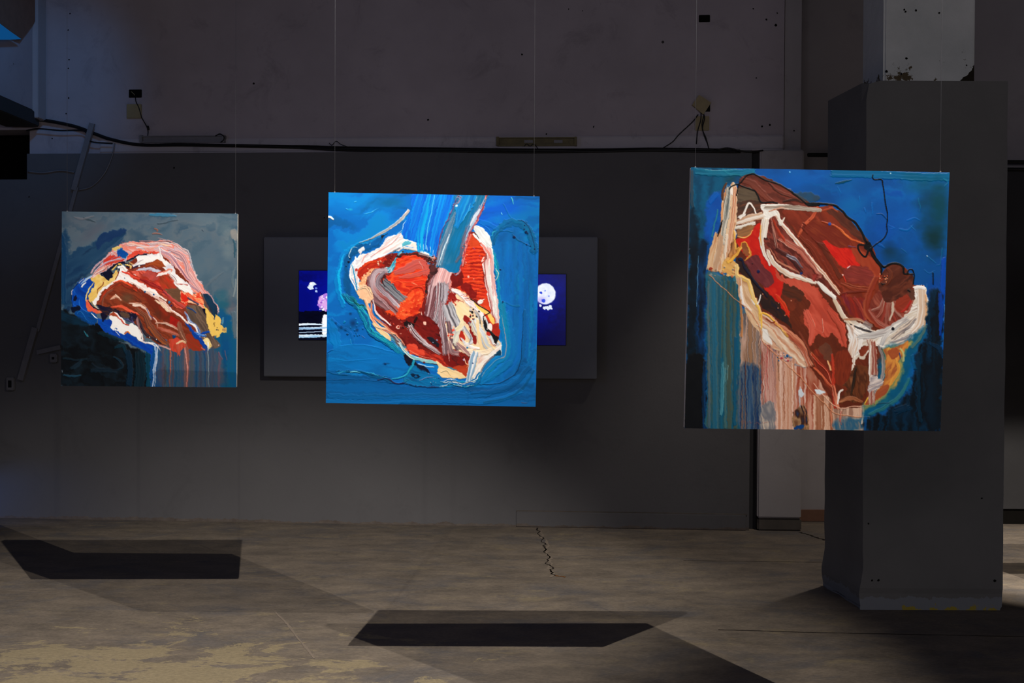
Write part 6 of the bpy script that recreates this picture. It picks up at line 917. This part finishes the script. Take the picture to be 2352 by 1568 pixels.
# junction boxes left
def boxthing(name, x0, y0, x1, y1, mt, lab, cat, d=.03, rot=0., gap=0.):
    t = wthing(name, (x0+x1)/2, (y0+y1)/2, lab, cat)
    bm = bmesh.new(); vs = rect(bm, t, x0, y0, x1, y1, UP-.001, UP+d, .004)
    if rot:
        R = Matrix.Rotation(rot, 4, 'Y')
        for v in bm.verts: v.co = R @ v.co
    link('cover' if mt == 'beige' else 'case', bm, M[mt], t); return t
a = boxthing('socket_box', 291, 203, 321, 222, 'hole', 'open black wall box on the upper wall, top left, above a beige cover', 'wall box', .006)
bm = bmesh.new(); tube(bm, crv(path(a, [(297, 208, -.04), (303, 213, -.035), (306, 217, -.035)]), 4), .003, 6); link('wire_stub', bm, M['beige'], a, True)
t = boxthing('junction_box', 287, 237, 321, 270, 'beige', 'square beige junction box cover, upper left wall, one wire trailing down', 'junction box', .018)
bm = bmesh.new(); tube(bm, crv(path(t, [(307, 222, -.04), (309, 232, -.035), (316, 246, -.028), (322, 268, -.035), (333, 288, -.035), (337, 300, -.03), (336, 312, -.03)]), 5), .004, 6); link('wire', bm, M['black'], t, True)
bm = bmesh.new(); tube(bm, path(t, [(336, 288, -.03), (338, 297, -.03)]), .01, 7); link('connector', bm, M['black'], t, True)
boxthing('socket_box', 1606, 31, 1632, 48, 'hole', 'open black wall box near the top edge, above the tilted beige box', 'wall box', .006)
t = wthing('junction_box', 1612, 242, 'tilted beige junction box hanging loose, right upper wall', 'junction box')
bm = bmesh.new(); f = bm.faces.new([bm.verts.new(p) for p in path(t, [(1606, 217, -.01), (1634, 235, -.01), (1616, 262, -.01), (1608, 256, -.01), (1590, 240, -.01)])]); r = bmesh.ops.extrude_face_region(bm, geom=[f])
for v in [g for g in r['geom'] if isinstance(g, bmesh.types.BMVert)]: v.co.y += .035
bmesh.ops.recalc_face_normals(bm, faces=bm.faces[:]); link('cover', bm, M['beige'], t)
bm = bmesh.new(); rect(bm, t, 1611, 238, 1632, 254, -.05, -.035); link('back_box', bm, M['hole'], t)
t2 = boxthing('junction_box', 1597, 265, 1630, 298, 'beige', 'square beige junction box under the tilted one, wires hanging across it', 'junction box', .018)
for P in ([(1611, 256), (1610, 275), (1603, 300), (1600, 330)], [(1614, 256), (1619, 270), (1614, 295), (1622, 316), (1632, 350), (1650, 385)], [(1604, 262), (1592, 278), (1560, 308), (1545, 325), (1520, 341)], [(1618, 262), (1613, 285), (1618, 310), (1626, 330)], [(1632, 345), (1645, 362), (1625, 380)]):
    bm = bmesh.new(); tube(bm, crv(path(t2, [(x, y, -.02) for x, y in P]), 6), .0042, 6); link('wire', bm, M['black'], t2, True)
# lower left: leaning white batten, trunking, sockets
t = wthing('leaning_batten', 50, 872, 'long pale batten leaning diagonally on the wall behind the left painting', 'batten')
def strip(bm, t, p, q, w, d0, d1):
    a, b = path(t, [(p[0], p[1], 0), (q[0], q[1], 0)]); d = (b-a).normalized(); s = Vector((-d.z, 0, d.x))*w/2
    V = [bm.verts.new(v+Vector((0, -dd, 0))) for dd in (d0, d1) for v in (a+s, b+s, b-s, a-s)]
    for f in ((0, 1, 2, 3), (7, 6, 5, 4), (0, 4, 5, 1), (1, 5, 6, 2), (2, 6, 7, 3), (3, 7, 4, 0)): bm.faces.new([V[i] for i in f])
    bmesh.ops.recalc_face_normals(bm, faces=bm.faces[:])
bm = bmesh.new(); strip(bm, t, (214, 284), (172, 437), .045, .004, .03); link('upper_batten', bm, M['batten'], t)
bm = bmesh.new(); strip(bm, t, (178, 430), (88, 760), .032, .004, .022); link('middle_batten', bm, M['batten'], t)
bm = bmesh.new(); strip(bm, t, (84, 752), (50, 872), .05, .004, .035); link('lower_batten', bm, M['batten'], t)
t = wthing('cable_trunking', 105, 808, 'short pale cable trunking running sideways from the leaning batten', 'trunking')
bm = bmesh.new(); strip(bm, t, (88, 809), (142, 797), .036, 0.003, .03); link('trunking_cover', bm, M['batten'], t)
for x0, y0, x1, y1, lab in ((118, 812, 134, 832, 'small wall socket beside the lower left edge of the left painting'), (18, 866, 36, 896, 'small pale wall socket low at the far left edge')):
    t = wthing('wall_socket', (x0+x1)/2, (y0+y1)/2, lab, 'socket'); wobj('plate', M['batten'], t, lambda bm: rect(bm, t, x0, y0, x1, y1, 0, .035, .006)); wobj('socket_face', M['black'], t, lambda bm: rect(bm, t, x0+5, y0+7, x1-5, y1-7, .034, .037, .001))
# pipes right of the pillar
for yy, lab in ((371, 'upper of two dark pipes on the wall right of the pillar'), (388, 'lower of two dark pipes on the wall right of the pillar')):
    a = on_y(2250, yy, 10.3); b = on_y(2420, yy+1.6, 10.3); b.x = 5.6; bm = bmesh.new(); tube(bm, [a-a, b-a], .014, 10); o = link('pipe', bm, M['black'], None, True); o.location = a; tag(o, lab, 'pipe', 'dark pipes right of the pillar')
a = on_y(1856, 355, 10.44); bm = bmesh.new(); box(bm, 0, 0, -.016, .22, .03, .016, .004); o = link('cable_end', bm, M['black']); o.location = a; tag(o, 'short black cable stub on the recessed wall just left of the pillar', 'cable')

# ================= hanging paintings =================
N = NT('oil_paint'); at = N.n('ShaderNodeVertexColor'); at.layer_name = 'pigment'
sc_ = N.mix(1.0, at.outputs[0], (.82, .82, .82, 1), 'MULTIPLY'); M['oil'] = N.fin(sc_, .5, .12); N.b.inputs['Coat Weight'].default_value = .0
def painting(name, loc, rz, rx, ry, fn, label, wires, edge, n_grid=True, canvas=None):
    t = empty(name, loc, label, 'painting', 'square canvases hung on wires')
    R = Matrix.Rotation(rz, 4, 'Z') @ Matrix.Rotation(rx, 4, 'X') @ Matrix.Rotation(ry, 4, 'Y')
    c = fn(); o = picture(c, 'painted_canvas', -.5, -.5, .5, .5, .0012, M['oil'], t, .0022); o.matrix_local = R
    bm = bmesh.new(); box(bm, -.5, 0, -.5, .5, .026, .5, .003); o = link('canvas_edge', bm, edge, t); o.matrix_local = R
    for k in range(4):
        bm = bmesh.new(); a = .498; b = a-.045
        box(bm, *[(-a, .0265, b, a, .034, a), (-a, .0265, -a, a, .034, -b), (-a, .0265, -b, -b, .034, b), (b, .0265, -b, a, .034, b)][k]); o = link('stretcher_bar', bm, M['wood'], t); o.matrix_local = R
    for x in wires:
        p = R @ Vector((x, .014, .5)); bm = bmesh.new(); tube(bm, [p-Vector((0, 0, .01)), Vector((p.x, p.y, 5.32-loc[2]))], .0008, 6); link('hanging_wire', bm, M['wire'], t, True)
        bm = bmesh.new(); box(bm, p.x-.003, p.y-.003, p.z-.002, p.x+.003, p.y+.003, p.z+.006, .001); link('wire_clip', bm, M['wire'], t)
    return t
painting('hanging_painting', (-2.085, 7.011, 1.821), .034, -.003, .005, paint_small, 'smallest looking square painting at left, white and brown meat shape on slate grey and black', (-.475, .485), M['edge'])
painting('hanging_painting', (-.379, 5.800, 1.805), .006, .026, .014, paint_heart, 'middle square painting, bright blue with a red heart like form, hiding the screens', (-.473, .473), M['edge'])
painting('hanging_painting', (1.173, 4.698, 1.790), .035, .039, .010, paint_large, 'nearest square painting at right, brown and white carcass with drips on blue and black', (-.48, .47), M['edge'])
def paint_plain():
    c = Canvas(60, [(0, 0), (1500, 0), (1500, 1500), (0, 1500)], (20, 70, 120)); c.glaze(700, 700, 400, 400, (150, 60, 40), .8); return c
painting('hanging_painting', (4.05, 7.55, 1.80), .03, .01, .0, paint_plain, 'square painting hanging beyond the right edge, throwing the striped shadow right of the pillar', (-.47, .47), M['edge'])
for o in bpy.data.objects:
    for k in ('s', 'z'):
        if k in o: del o[k]
